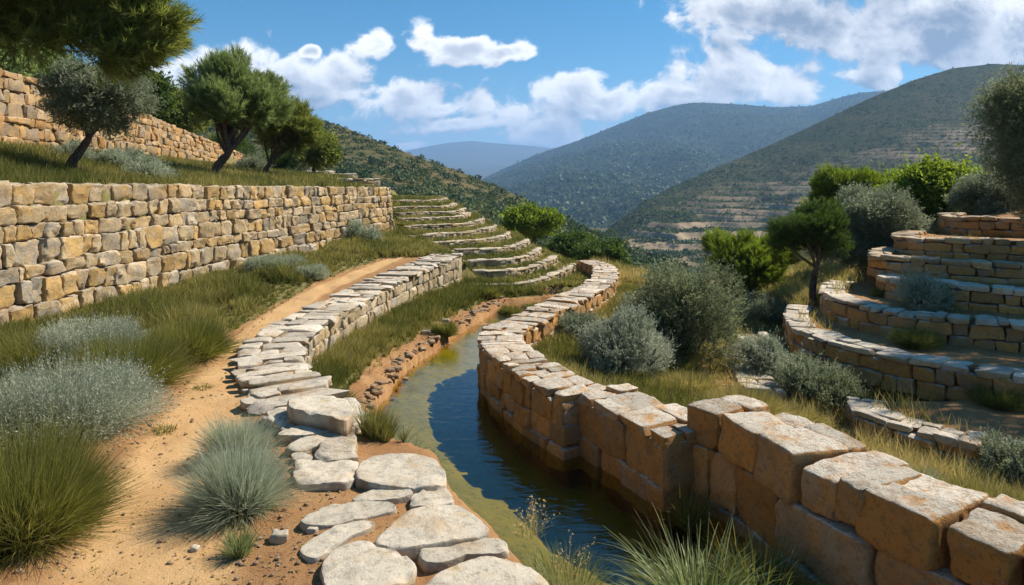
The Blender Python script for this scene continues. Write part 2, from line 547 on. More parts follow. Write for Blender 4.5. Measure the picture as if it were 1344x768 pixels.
# left terrace arcs: tops (px, py) and height
ARCS = [(-.48, [(598, 375), (630, 374), (688, 371), (739, 356), (755, 345)]),
        (-.26, [(590, 357), (671, 354), (722, 342), (732, 334)]),
        (-.05, [(590, 344), (671, 339), (705, 330), (710, 324)]),
        (.15, [(575, 330), (654, 325), (691, 318), (694, 313)]),
        (.33, [(555, 320), (637, 313), (667, 308), (669, 303)]),
        (.52, [(540, 310), (617, 303), (647, 298), (652, 294)]),
        (.72, [(535, 297), (603, 293), (632, 289), (636, 285)]),
        (.90, [(528, 287), (590, 284), (612, 281), (618, 278)]),
        (1.06, [(524, 280), (590, 277), (608, 275), (612, 272)]),
        (1.24, [(516, 272), (580, 270), (596, 268), (600, 266)]),
        (1.42, [(508, 264), (560, 262), (582, 261), (588, 259)])]
ARC_LINES = [(z, smooth_line([pz(a, b, z) for a, b in pts], 8)) for z, pts in ARCS]

# right terraces: (top z, [(x, y)...]) front lines, from the curled left end to the right
TERR = [(-.98, [(5.2, 10.6), (5.05, 9.9), (5.5, 9.2), (6.3, 8.5), (7.6, 7.6), (10, 6.4)]),
        (-.56, [(6.6, 16.2), (5.95, 14.9), (5.68, 13.6), (5.85, 12.5), (6.4, 11.5), (7.1, 10.75), (8.0, 10.1), (10.5, 9.0), (14, 7.8)]),
        (-.12, [(8.1, 17.2), (7.2, 15.9), (6.85, 14.7), (6.95, 13.6), (7.6, 12.75), (8.6, 12.0), (10.2, 11.2), (14, 9.8)]),
        (.30, [(9.3, 16.6), (8.4, 15.6), (8.1, 14.8), (8.45, 14.0), (9.3, 13.3), (10.6, 12.6), (15, 11.0)]),
        (.66, [(9.6, 17.6), (8.7, 16.6), (8.35, 15.8), (8.7, 15.05), (9.8, 14.4), (11.2, 13.8), (15, 12.2)]),
        (1.04, [(10.4, 18.0), (9.6, 17.2), (9.35, 16.4), (9.8, 15.7), (11.2, 15.1), (12.6, 14.6), (16, 13.4)]),
        (1.46, [(12.2, 19.2), (11.5, 18.4), (11.25, 17.5), (11.6, 16.9), (12.8, 16.4), (16, 15.4)])]
TERR_LINES = [(z, smooth_line(p, 6)) for z, p in TERR]


def inward(ln, d):
    t = np.gradient(ln, axis=0); t /= np.linalg.norm(t, axis=1)[:, None]
    return ln - np.stack([t[:, 1], -t[:, 0]], -1) * d


ARC_IN = [(z, inward(l, .13)) for z, l in ARC_LINES]
TERR_IN = [(z, inward(l, .24)) for z, l in TERR_LINES]


def ground(X, Y, rough=True):
    X = np.asarray(X, float); Y = np.asarray(Y, float)
    gl = np.interp(Y, GL_Y, GL_Z)
    Lx = np.interp(Y, L_Y, L_X)
    Ux = np.interp(Y, U_Y, U_X)
    mx = np.interp(Y, MW[:, 1], MW[:, 0])
    wl = np.interp(Y, WL_Y, WL_X)
    rx = np.interp(Y, RX_Y, RX_X)
    # strip between the left wall and the path, gently rising to the wall
    z = gl + 0.06 * sstep(3.2, 0.3, X - Lx) * sstep(24, 18, Y)
    # bank between the middle wall and the water
    zb = np.interp(Y, [4, 6, 8, 12, 18, 24], [-.35, -.48, -.58, -.58, -.58, -.85])
    edge = np.where(Y < 6.3, 0.35, mx + 0.3)
    t = np.clip((X - edge) / np.maximum(wl - edge, 0.05), 0, 1)
    zbank = zb + (-.80 - zb) * t ** 1.1
    # ground right of the line of the wall
    xl = np.interp(Y, [18.9, 20, 22, 25, 28, 32, 40], [-1.75, -2.1, -2.9, -4.0, -4.9, -6, -7])
    s19 = sstep(0, 1.3, X - xl)
    z_far = gl + (zb - gl) * s19
    z = np.where(Y < 18.9, np.where((X > mx) & (Y > 6.5), zbank, z), z_far)
    # near the flagstones the level ground runs to the water's edge
    near = (Y <= 6.5)
    fe = np.interp(Y, [2, 3.2, 4.0, 4.5, 4.8, 5.6, 6.1, 6.5], [.75, .55, .22, -.06, -.2, -.62, -.72, -1.35])
    z = np.where(near & (X > fe), -0.02 - 1.1 * sstep(0.0, 0.45, X - fe), z)
    # channel
    inch = (X > wl) & (X < rx + 0.35) & (Y < 18.3)
    bedz = -0.99 - 0.36 * sstep(0, 1.7, X - wl)
    z = np.where(inch, np.minimum(z, bedz), z)
    # outer side of the right wall
    out = (X >= rx + 0.35) & (Y < 23)
    dx = X - rx - 0.35
    zo = -.62 - 0.16 * np.minimum(dx, 5.0) + 0.05 * np.sin(Y * 0.7)
    z = np.where(out, zo, z)
    # beyond: the hillside falls into the valley
    rt = sstep(2.6, 6.5, X - np.interp(Y, [22, 26, 30, 40], [1.6, 0.4, -1.5, -6]))
    z = np.where(Y >= 23, z - 1.1 * rt, z)
    fall = np.clip(Y - 27, 0, None) * sstep(-7, 4, X) * 0.30 + np.clip(Y - 46, 0, None) * 0.25
    fall = fall + np.clip(X - 4.5, 0, None) * 0.10 * sstep(15, 22, Y) * sstep(12, 8, X)
    fall = fall + np.clip(Y - 40, 0, None) * .25 * sstep(-17, -10, X)
    z = z - fall
    # the left terraces
    for zt, ln in ARC_IN:
        lx, ly = ln[0]; tx, ty = ln[-1]
        poly = [tuple(p) for p in ln] + [(tx - .3, ty + 2.5), (tx - 2.5, ty + 6), (tx - 6, ty + 9), (-14, 46), (-9, ly + 4), (lx, ly + .2)]
        ins = inpoly(X, Y, poly)
        # back of the terrace only shows at its height where the hill is lower
        z = np.where(ins, np.maximum(z, zt - 0.05), z)
    # the right terraces
    for zt, ln in TERR_IN:
        poly = [tuple(p) for p in ln] + [(30, ln[-1][1] - 1), (30, 40), (ln[0][0], 40)]
        ins = inpoly(X, Y, poly)
        ze = zt - 0.06 - .45 * np.clip(Y - ln[0][1], 0, None) * sstep(4.5, 0, X - ln[0][0]) - .12 * np.clip(Y - 20, 0, None)
        z = np.where(ins, np.maximum(z, ze), z)
    z = z + np.where((X > 13) & (Y > 12), 0.22 * np.clip(X - 13, 0, None), 0)
    # upper field behind the left wall
    hi = np.interp(Y, [-2, 10, 20, 24, 32, 45], [2.28, 2.26, 2.08, 1.98, 2.1, 2.3])
    uz = np.interp(Y, [-2, 16, 28, 45, 60], [3.0, 3.1, 3.15, 2.75, 2.6])
    k = np.clip((Lx - 0.4 - X) / np.maximum(Lx - 0.4 - Ux, .5), 0, 1)
    zu = hi + (uz - hi) * k ** 1.2 - .3 * np.clip(Y - 46, 0, None)
    e = np.interp(Y, [-5, 23.4, 24.5, 28, 34, 45, 60], [0, 0, -.9, -1.2, -1.8, -6, -12])
    upm = np.where(Y < 23.6, (X < Lx - 0.28).astype(float), sstep(0.1, -2.2, X - (Lx + e)))
    z = np.where(upm > 0, z + (np.maximum(zu, z) - z) * upm, z)
    # the field above the upper wall
    z = np.where((X < Ux - 0.3) & (Y < 45.5), uz + np.interp(Y, [8, 16, 28, 45], [1.8, 1.75, 1.8, 1.0]), z)
    if rough:
        inw = (X > wl) & (X < rx + .3) & (Y < 18.3)
        z = z + np.where(inw, 0.015, 0.03) * fbm(X * 1.7, Y * 1.7, seed=3, oct=4)
        pth = sstep(0.9, 0.2, np.abs(X - np.interp(Y, PATH_Y, PATH_X)))
        z = z - 0.045 * pth * (Y < 19) + 0.022 * fbm(X * 3.2, Y * 2.2, seed=15, oct=3) * (Y < 19) * (X < 0)
        z = z + 0.010 * fbm(X * 9, Y * 9, seed=8, oct=3)
        dl = np.abs(X - wl - 0.0)
        z = z + 0.11 * sstep(0.6, 0.05, dl) * fbm(X * 4, Y * 4, seed=21, oct=3) * (Y > 6.3) * (Y < 19)
    return z


def grid_axis(parts):
    out = []
    for a, b, st in parts:
        out.append(np.arange(a, b, st))
    out.append([parts[-1][1]])
    return np.concatenate(out)


gx = grid_axis([(-40, -16, 1.0), (-16, -8.6, .25), (-8.6, -5, .09), (-5, 5, .06), (5, 13, .09), (13, 30, .4), (30, 60, 2)])
gy = grid_axis([(-3, 2.5, .25), (2.5, 13, .06), (13, 25, .09), (25, 34, .16), (34, 50, .5), (50, 110, 2)])
GX, GY = np.meshgrid(gx, gy)
GZ = ground(GX, GY)
GZ = np.maximum(GZ, -60)


def grass_mask(X, Y):
    """1 where grass grows, 0 on bare earth"""
    Lx = np.interp(Y, L_Y, L_X)
    mx = np.interp(Y, MW[:, 1], MW[:, 0]); wl = np.interp(Y, WL_Y, WL_X); rx = np.interp(Y, RX_Y, RX_X)
    n = fbm(X * 0.9, Y * 0.9, seed=5, oct=3) * 0.35
    pxx = np.interp(Y, PATH_Y, PATH_X)
    g = np.ones_like(X)
    # left strip: grass up to the path's left margin
    marg = np.interp(Y, [0, 4, 6.5, 9, 12, 20], [1.9, 1.55, 1.15, 0.75, 0.40, 0.28])
    ls = sstep(-marg + .15, -marg - .25, X - pxx + n * .6)
    mid = (X > Lx) & (X < mx + .1) & (Y < 19)
    g = np.where(mid, ls, g)
    # bare earth between path and water in the foreground
    g = np.where((Y < 6.4) & (X > -2) & (X < wl + .5), 0, g)
    # bank: bare strip by the water
    bank = (X >= mx + .1) & (X < wl) & (Y >= 6.4) & (Y < 19)
    g = np.where(bank, sstep(.22, .55, (wl - X) + n * 0.8 - 0.10), g)
    g = np.where((X >= wl) & (X < rx + .3) & (Y < 18.6), 0, g)
    # right lower area with bare patches
    lo = (X >= rx + .3) & (Y < 40)
    g = np.where(lo, sstep(-.25, .15, n + .08 - 0.35 * sstep(4.5, 6.5, X) * sstep(11, 9, Y) * 0), g)
    for zt, ln in TERR_LINES:
        poly = [tuple(p) for p in ln] + [(30, ln[-1][1] - 1), (30, 34), (ln[0][0] + 4, 26), (ln[0][0] + 1.2, ln[0][1] + 2)]
        g = np.where(inpoly(X, Y, poly), 0.12 + n * .5, g)
    g = np.where((X > 3.5) & (X < 13) & (Y > np.interp(X, [4, 6, 9, 12], [13, 16.8, 18.5, 20])), .9, g)
    return np.clip(g, 0, 1)


GM = grass_mask(GX, GY)
pathm = sstep(1.6, 0.25, np.abs(GX - np.interp(GY, PATH_Y, PATH_X)) / PATH_W(GY)) * (GY < 19.6)
wlx = np.interp(GY, WL_Y, WL_X); rxx = np.interp(GY, RX_Y, RX_X)
bedm = ((GZ < WATER_Z - 0.02) & (GX > wlx - .8) & (GX < rxx + .5) & (GY < 19)).astype(float)
bedm = bedm * (GX > wlx + .10)
cols = np.stack([pathm, GM * (1 - pathm), bedm, np.ones_like(GX)], -1).reshape(-1, 4)
V = np.stack([GX, GY, GZ], -1).reshape(-1, 3)
nx, ny = len(gx), len(gy)
I = np.arange(nx * ny).reshape(ny, nx)
Q = np.stack([I[:-1, :-1], I[:-1, 1:], I[1:, 1:], I[1:, :-1]], -1).reshape(-1, 4)
fc_path = pathm.reshape(-1)[Q].mean(1) > 0.5


def sub_mesh(faces, name):
    u, inv = np.unique(faces, return_inverse=True)
    mb = MB(); mb.add(V[u], inv.reshape(faces.shape), cols[u])
    return struct(mb.build(name, M_SOIL, smooth=True))


sub_mesh(Q[~fc_path], 'ground')
sub_mesh(Q[fc_path], 'path')

# water sheet
wy = np.arange(-3, 18.7, 0.3)
wlft = np.interp(wy, WL_Y, WL_X) - 0.9
wr = np.interp(wy, RX_Y, RX_X) + 0.22
wlft = np.where(wy < 6.4, np.interp(wy, [-3, 3.0, 4.5, 5.6, 6.4], [.9, .6, -.1, -.7, -1.6]), wlft)
wv = np.concatenate([np.stack([wlft, wy, np.full_like(wy, WATER_Z)], -1), np.stack([wr, wy, np.full_like(wy, WATER_Z)], -1)])
n_ = len(wy); a_ = np.arange(n_ - 1)
mb = MB(); mb.add(wv, np.stack([a_, a_ + n_, a_ + n_ + 1, a_ + 1], -1)); struct(mb.build('water', M_WATER))


# ------------------------------------------------------------------ stones
def cube_template(n):
    """surface grid of the cube [-1,1]^3 with n segments per edge, shared vertices"""
    idx = {}; vs = []; fs = []

    def vid(i, j, k):
        if (i, j, k) not in idx:
            idx[(i, j, k)] = len(vs)
            vs.append((2 * i / n - 1, 2 * j / n - 1, 2 * k / n - 1))
        return idx[(i, j, k)]
    for a in range(n):
        for b in range(n):
            fs.append((vid(a, b, 0), vid(a, b + 1, 0), vid(a + 1, b + 1, 0), vid(a + 1, b, 0)))
            fs.append((vid(a, b, n), vid(a + 1, b, n), vid(a + 1, b + 1, n), vid(a, b + 1, n)))
            fs.append((vid(a, 0, b), vid(a + 1, 0, b), vid(a + 1, 0, b + 1), vid(a, 0, b + 1)))
            fs.append((vid(a, n, b), vid(a, n, b + 1), vid(a + 1, n, b + 1), vid(a + 1, n, b)))
            fs.append((vid(0, a, b), vid(0, a, b + 1), vid(0, a + 1, b + 1), vid(0, a + 1, b)))
            fs.append((vid(n, a, b), vid(n, a + 1, b), vid(n, a + 1, b + 1), vid(n, a, b + 1)))
    vs = np.array(vs, float)
    return vs * (1.35 - .35 * vs ** 2), np.array(fs)


TPL = {n: cube_template(n) for n in (3, 4, 6, 8, 10, 14)}


def stones(mb, C, T, N, half, rng, seg=4, k=7.0, skew=0.12, rough=0.02, freq=6.0, tint=None):
    """rounded, skewed, roughened blocks. C centres, T tangents, N normals (horizontal), half sizes (along, across, up)"""
    C = np.asarray(C, float); T = np.asarray(T, float); N = np.asarray(N, float); half = np.asarray(half, float)
    m = len(C)
    if m == 0:
        return
    tv, tf = TPL[seg]
    nv = len(tv)
    k = k * 1.7
    kn = (np.abs(tv) ** k).sum(1) ** (1 / k)
    q = tv / kn[:, None] * (np.abs(tv).max(1) ** 0.0)[:, None]
    q = q * 0.93 + tv * 0.07
    p = np.broadcast_to(q, (m, nv, 3)).copy()
    # trilinear corner skew
    co = rng.uniform(-skew, skew, (m, 2, 2, 2, 3))
    a = (p + 1) / 2
    off = 0
    for i in (0, 1):
        for j in (0, 1):
            for l in (0, 1):
                w = (a[..., 0] if i else 1 - a[..., 0]) * (a[..., 1] if j else 1 - a[..., 1]) * (a[..., 2] if l else 1 - a[..., 2])
                off = off + w[..., None] * co[:, i, j, l][:, None, :]
    p = p + off
    # chiselled facets: cut the block by a few random planes
    big = seg >= 10
    for _ in range(5 if big else 7):
        nj = rng.normal(size=(m, 3)); nj /= np.linalg.norm(nj, axis=1)[:, None]
        dj = rng.uniform(1.02 if big else .86, 1.22, m) * (np.abs(nj).sum(1) * .55 + .45)
        ex = np.maximum((p * nj[:, None, :]).sum(-1) - dj[:, None], 0)
        p = p - nj[:, None, :] * ex[..., None]
    loc = p * half[:, None, :]
    U = np.cross(T, N)
    U = np.where(U[:, 2:3] < 0, -U, U)
    W = C[:, None, :] + loc[..., 0:1] * T[:, None, :] + loc[..., 1:2] * N[:, None, :] + loc[..., 2:3] * U[:, None, :]
    d = q / np.linalg.norm(q, axis=1)[:, None]
    D = d[None, :, 0:1] * T[:, None, :] + d[None, :, 1:2] * N[:, None, :] + d[None, :, 2:3] * U[:, None, :]
    so_ = rng.uniform(0, 100, (m, 1))
    x, y, z = W[..., 0] + so_, W[..., 1] + so_ * 1.3, W[..., 2]
    nn = fbm(x * freq, y * freq, z * freq, seed=11, oct=4, gain=0.62)
    lim = np.minimum(half.min(1)[:, None] * 0.5, rough) * 1.5
    W = W + D * (nn * lim)[..., None]
    if tint is None:
        tint = rng.uniform(0, 1, m)
    tc_ = np.zeros((m, nv, 4), np.float32)
    tc_[..., 0] = np.asarray(tint)[:, None]
    tc_[..., 1] = rng.uniform(0, 1, (m, 1))
    f = (tf[None] + (np.arange(m) * nv)[:, None, None]).reshape(-1, 4)
    mb.add(W.reshape(-1, 3), f, tc_.reshape(-1, 4))


class Line:
    def __init__(s, pts):
        s.p = np.asarray(pts, float)
        d = np.diff(s.p, axis=0)
        s.s = np.concatenate([[0], np.cumsum(np.hypot(d[:, 0], d[:, 1]))])
        s.len = s.s[-1]

    def at(s, t):
        t = np.asarray(t, float)
        x = np.interp(t, s.s, s.p[:, 0]); y = np.interp(t, s.s, s.p[:, 1])
        e = 0.12
        x1 = np.interp(t + e, s.s, s.p[:, 0]); y1 = np.interp(t + e, s.s, s.p[:, 1])
        x0 = np.interp(t - e, s.s, s.p[:, 0]); y0 = np.interp(t - e, s.s, s.p[:, 1])
        T = np.stack([x1 - x0, y1 - y0, np.zeros_like(x)], -1)
        T /= np.linalg.norm(T, axis=-1)[..., None]
        return np.stack([x, y], -1), T


def run_lengths(total, lo, hi, rng):
    out = []; s = -rng.uniform(0, lo)
    while s < total:
        w = rng.uniform(lo, hi)
        if rng.random() < 0.22:
            w *= 0.6
        out.append((s, s + w)); s += w
    out = [(max(a, 0), min(b, total)) for a, b in out if min(b, total) - max(a, 0) > 0.25 * lo]
    return np.array(out)


def face_stones(mb, line, side, ztop, zbot, courses, lo, hi, rng, depth=0.2, seg=4, batter=0.0, gap=0.006, jit=0.02,
                skew=0.12, rough=0.02, k=7.0, frac=None, freq=6.0, tint_fn=None, wob=0.0):
    """courses of stones whose outer faces lie on the line; side=+1: the outside is right of the direction of travel"""
    if frac is None:
        h = rng.uniform(0.72, 1.28, courses)
        frac = np.concatenate([[0], np.cumsum(h) / h.sum()])
    for c in range(courses):
        r = run_lengths(line.len, lo, hi, rng)
        mid = r.mean(1); hl = (r[:, 1] - r[:, 0]) / 2
        P, T = line.at(mid)
        N = np.stack([T[:, 1], -T[:, 0], 0 * T[:, 0]], -1) * side      # outward
        zt = ztop(mid); zb = zbot(mid)
        wv_ = wob * vnoise(mid * 1.1, mid * 0 + c * 3.3, seed=31)
        wn_ = wob * vnoise(mid * 1.1, mid * 0 + (c + 1) * 3.3, seed=31)
        if c == 0: wv_ = wv_ * 0
        if c == courses - 1: wn_ = wn_ * 0
        z0 = zb + (zt - zb) * frac[c] + wv_; z1 = zb + (zt - zb) * frac[c + 1] + wn_
        zc = (z0 + z1) / 2
        inset = batter * (zc - zb) + depth * 0.96 + rng.uniform(-jit, jit, len(mid))
        C = np.stack([P[:, 0], P[:, 1], zc], -1) - N * inset[:, None]
        half = np.stack([hl - gap / 2, np.full_like(hl, depth) * rng.uniform(.9, 1.1, len(hl)), (z1 - z0) / 2 - gap / 2], -1)
        half = np.maximum(half, 0.015)
        tl = rng.uniform(-.02, .02, len(mid))
        Tt = T.copy(); Tt[:, 2] = tl
        # follow the slope of the course
        e = 0.2
        zs = ((zbot(mid + e) + (ztop(mid + e) - zbot(mid + e)) * frac[c]) - (zbot(mid - e) + (ztop(mid - e) - zbot(mid - e)) * frac[c])) / (2 * e)
        Tt[:, 2] += zs
        Tt /= np.linalg.norm(Tt, axis=1)[:, None]
        tint = rng.uniform(0, 1, len(mid))
        if tint_fn is not None:
            tint = tint_fn(tint, c, mid)
        stones(mb, C, Tt, N, half, rng, seg, k, skew, rough, freq, tint)


def cap_stones(mb, line, side, width, ztop, thick, lo, hi, rng, split=(1, 2, 2, 3), seg=4, over=0.03, skew=0.18, rough=0.015, k=5.0, gap=0.015, freq=5, inset0=0.0, zj=0.012, offs=0.0):
    """slabs laid across the wall's top"""
    r = run_lengths(line.len, lo, hi, rng)
    Cs, Ts, Ns, Hs = [], [], [], []
    for a, b in r:
        n = split[rng.integers(len(split))]
        cuts = np.concatenate([[0], np.sort(rng.uniform(0.25, 0.75, n - 1)) if n > 1 else [], [1]])
        if n == 3:
            cuts = np.array([0, rng.uniform(.25, .4), rng.uniform(.6, .75), 1])
        w0 = -over * rng.uniform(0, 1.6); w1 = width + over * rng.uniform(0, 1.6)
        for i in range(n):
            s0 = w0 + (w1 - w0) * cuts[i]; s1 = w0 + (w1 - w0) * cuts[i + 1]
            m = (a + b) / 2 + rng.uniform(-.12, .12) * (b - a)
            P, T = line.at(m)
            N = np.array([T[1], -T[0], 0]) * side
            th = thick * rng.uniform(.75, 1.25)
            zc = float(ztop(m)) - th / 2 + rng.uniform(-zj, zj)
            c = np.array([P[0], P[1], zc]) - N * ((s0 + s1) / 2 + inset0)
            Cs.append(c)
            tt = T + np.array([rng.uniform(-.06, .06), rng.uniform(-.06, .06), rng.uniform(-.03, .03)])
            tt = tt / np.linalg.norm(tt)
            n2 = N - tt * N.dot(tt); n2[2] += rng.uniform(-.03, .03)
            n2 -= tt * n2.dot(tt); n2 /= np.linalg.norm(n2)
            Ts.append(tt); Ns.append(n2)
            Hs.append(((b - a) / 2 * rng.uniform(.92, 1.05) - gap / 2, (s1 - s0) / 2 - gap / 2, th / 2))
    stones(mb, Cs, Ts, Ns, np.maximum(Hs, .012), rng, seg, k, skew, rough, freq)


def core(line, side, width, ztop, zbot, inset, name, parent, mat, drop=0.05, extra=0.0):
    """the packed earth and rubble in the middle of a wall"""
    t = np.linspace(0.04, line.len - 0.04, max(6, int(line.len / 0.25)))
    P, T = line.at(t)
    N = np.stack([T[:, 1], -T[:, 0], 0 * T[:, 0]], -1) * side
    zt = ztop(t) - drop; zb = zbot(t) - 0.3
    a = np.stack([P[:, 0], P[:, 1], zt], -1) - N * (inset + extra * (zt - zb))[:, None]
    b = np.stack([P[:, 0], P[:, 1], zt], -1) - N * (max(width - inset, inset + .06) + extra * (zt - zb))[:, None]
    a2 = np.stack([P[:, 0], P[:, 1], zb], -1) - N * inset; b2 = b.copy(); b2[:, 2] = zb
    n = len(t); i = np.arange(n - 1)
    v = np.concatenate([a, b, b2, a2])
    fs = [np.stack([i + o0 * n, i + 1 + o0 * n, i + 1 + o1 * n, i + o1 * n], -1) for o0, o1 in ((0, 1), (1, 2), (2, 3), (3, 0))]
    fs.append(np.array([[0, n, 2 * n, 3 * n]])); fs.append(np.array([[n - 1, 2 * n - 1, 3 * n - 1, 4 * n - 1]]))
    mb = MB()
    c = np.zeros((len(v), 4)); c[:, 2] = 1
    mb.add(v, np.concatenate(fs), c)
    return mb.build(name, mat, parent)


def wall(label, cat, group, line, side, width, ztop, zbot, mat, capmat, courses, lo, hi, seed, seg=4, both=False, cap=True,
         capk=None, name='stone_wall', ends=(False, False), **kw):
    rng = np.random.default_rng(seed)
    mid = line.at(line.len / 2)[0]
    t = thing(name, label, cat, (mid[0], mid[1], float(zbot(np.array([line.len / 2]))[0])), group)
    capth = (capk or {}).get('thick', 0.08)
    fz = (lambda s: ztop(s) - capth) if cap else ztop
    mb = MB()
    face_stones(mb, line, side, fz, zbot, courses, lo, hi, rng, seg=seg, **kw)
    if both:
        P, T = line.at(np.linspace(0, line.len, 60))
        N = np.stack([T[:, 1], -T[:, 0]], -1) * side
        l2 = Line(P - N * width)
        sc = l2.len / line.len
        face_stones(mb, l2, -side, lambda s: fz(s / sc), lambda s: zbot(s / sc), courses, lo, hi, rng, seg=seg, **kw)
    for e, on in enumerate(ends):
        if on:
            s = 0 if e == 0 else line.len
            P, T = line.at(s)
            N = np.array([T[1], -T[0]]) * side
            a = P; b = P - N * width
            le = Line([a, b])
            sd = 1 if (np.array([(b - a)[1], -(b - a)[0]]).dot(T[:2]) > 0) == (e == 1) else -1
            face_stones(mb, le, sd, lambda q: fz(q * 0 + s), lambda q: zbot(q * 0 + s), courses, lo, hi, rng, seg=seg, **kw)
    mb.build('masonry', mat, t, smooth=True, sharp=28)
    if cap:
        mb = MB()
        cap_stones(mb, line, side, width, ztop, rng=rng, **capk)
        mb.build('coping', capmat, t, smooth=True, sharp=28)
    dp = kw.get('depth', 0.2)
    core(line, side, width, ztop if cap else fz, zbot, min(dp * 0.75, width * .4), 'rubble_core', t, mat, drop=min(.11, capth * .32) if cap else 0.10, extra=kw.get('batter', 0))
    return t


def warm_tint(t, c, s):
    return t * 0.95


# --- left retaining wall
Lp = [(L_X[i], L_Y[i]) for i in range(len(L_Y))]
lineL = Line(smooth_line(Lp + [(-4.15, 23.9), (-4.35, 24.6), (-5.2, 25.6), (-6.6, 26.6)], 8))
LY = lambda s: np.interp(s, lineL.s, lineL.p[:, 1])
zt_L = lambda s: np.interp(LY(s), [-2, 10, 15, 20, 24, 27], [2.40, 2.37, 2.27, 2.17, 2.10, 2.08])
zb_L = lambda s: np.interp(LY(s), [-2, 10, 15, 20, 24, 27], [0.05, 0.02, 0.10, 0.30, 0.42, 0.6])
wall('long golden and grey dry stone retaining wall, seven courses tall, left of the dirt path', 'wall', None, lineL, 1, 0.42, zt_L, zb_L,
     M_LEFT, M_LEFT, 7, 0.20, 0.60, 1, seg=8, cap=False, depth=0.17, batter=0.10, jit=0.035, skew=0.16, rough=0.055, k=6.0, wob=0.05, freq=7, gap=0.012)

# --- upper retaining wall on the hillside
lineU = Line(smooth_line([(U_X[i], U_Y[i]) for i in range(1, 5)] + [(-18.3, 46.2)], 10))
UY = lambda s: np.interp(s, lineU.s, lineU.p[:, 1])
zt_U = lambda s: np.interp(UY(s), [8, 16, 28, 45], [5.1, 5.05, 5.05, 3.95])
zb_U = lambda s: np.interp(UY(s), [8, 16, 28, 45], [2.9, 2.9, 2.95, 2.55])
wall('warm orange dry stone wall high on the slope behind the trees, above the grassy field', 'wall', None, lineU, 1, 0.45, zt_U, zb_U,
     M_WARM, M_WARM, 8, 0.3, 0.8, 2, seg=4, cap=False, depth=0.2, batter=0.06, jit=0.05, skew=0.2, rough=0.06, wob=0.05, k=6)

# --- middle wall along the path
P_, T_ = Line(MW).at(np.linspace(0, Line(MW).len, 90))
lineM = Line(P_ + np.stack([T_[:, 1], -T_[:, 0]], -1) * MW_HW)
MY = lambda s: np.interp(s, lineM.s, lineM.p[:, 1])
zt_M = lambda s: np.interp(MY(s), [5, 13, 16, 19.5], [.08, .10, .20, .38])
zb_M = lambda s: np.interp(MY(s), [5, 8, 12, 18, 20], [-.7, -.74, -.74, -.72, -.7])
wall('pale stone wall with flat slab top curving between dirt path and grassy channel bank', 'wall', None, lineM, 1, 0.80, zt_M, zb_M,
     M_PALE, M_CAP, 4, 0.16, 0.38, 3, seg=6, both=True, ends=(True, True), depth=0.14, jit=0.02, skew=0.2, rough=0.03,
     capk=dict(thick=0.085, lo=0.16, hi=0.42, split=(1, 2, 2, 3), seg=6, skew=0.32, rough=0.03, zj=0.02, over=0.04, freq=6))

# --- right wall in three lengths
lineR = Line(smooth_line(R_IN, 8))
RY = lambda s: np.interp(s, lineR.s, lineR.p[:, 1])
zt_R = lambda s: np.interp(RY(s), [8, 15, 19, 23.5], [-.20, -.20, -.26, -.38])
zb_R = lambda s: RY(s) * 0 - 1.12
wall('long winding channel wall topped with pale slabs, curving away right of the water', 'wall', None, lineR, 1, 0.68, zt_R, zb_R,
     M_GOLD, M_GOLD, 3, 0.2, 0.46, 4, seg=6, both=True, ends=(True, True), depth=0.15, jit=0.02, skew=0.14, rough=0.03,
     capk=dict(thick=0.085, lo=0.16, hi=0.42, split=(1, 2, 2, 3), seg=6, skew=0.26, rough=0.03, zj=0.02, over=0.04, freq=6))
lineB = Line(smooth_line(RB_IN, 8))
zb_B = lambda s: s * 0 - 1.12
wall('short wall length of big golden blocks stepping into the water, between the winding wall and the near wall', 'wall', None, lineB, 1, 0.72,
     lambda s: s * 0 - .18, zb_B, M_GOLD, M_GOLD, 2, 0.42, 0.8, 15, seg=10, both=True, ends=(True, True), depth=0.17, jit=0.02, skew=0.09, rough=0.04, freq=4,
     frac=[0, .48, 1.0], capk=dict(thick=0.10, lo=0.3, hi=0.55, split=(2, 2, 3), seg=10, skew=0.22, rough=0.035, zj=0.02, over=0.05, freq=5, k=6))

lineC = Line(smooth_line(RC_IN, 8))
zb_C = lambda s: s * 0 - 1.25
zt_C = lambda s: .07 - 0.0 * s
wall('massive near wall of large golden blocks with thick pale cap slabs at the lower right', 'wall', None, lineC, 1, 0.80,
     zt_C, zb_C, M_GOLD, M_GOLD, 2, 0.45, 0.95, 26, seg=14, both=False, ends=(True, False), depth=0.20, jit=0.03, skew=0.10, rough=0.05, freq=3.6, k=6.5,
     frac=[0, .46, 1.0], wob=0.04, gap=0.014,
     capk=dict(thick=0.38, lo=0.36, hi=0.62, split=(1, 2, 2), seg=14, skew=0.09, rough=0.035, zj=0.03, over=0.02, freq=4.0, k=7, gap=0.014))

# --- curved terraces on the left hillside
ordn = ['lowest', 'second lowest', 'third from the bottom', 'fourth from the bottom', 'fifth from the bottom', 'middle', 'fifth from the top',
        'fourth from the top', 'third from the top', 'second from the top', 'topmost']
for i, (zt, ln) in enumerate(ARC_LINES):
    li = Line(ln)
    hgt = [.34, .36, .30, .26, .24, .24, .22, .20, .19, .19, .18][i]
    wall('curved pale terrace wall on the left hillside, %s of the eleven stacked arcs' % ordn[i], 'terrace wall',
         'curved terrace walls on the left hillside', li, 1, 0.27, (lambda s, z=zt: s * 0 + z + .02 * np.sin(s * 1.7)), (lambda s, z=zt, h=hgt: s * 0 + z - h),
         M_PALE, M_PALE, 2, 0.14, 0.34, 100 + i, seg=3, both=False, ends=(False, True), depth=0.12, jit=0.03, skew=0.22, rough=0.04, name='terrace_wall',
         capk=dict(thick=0.055, lo=0.3, hi=0.7, split=(1, 1, 2), seg=3, skew=0.12, rough=0.02, zj=0.010, over=0.02, gap=.004))

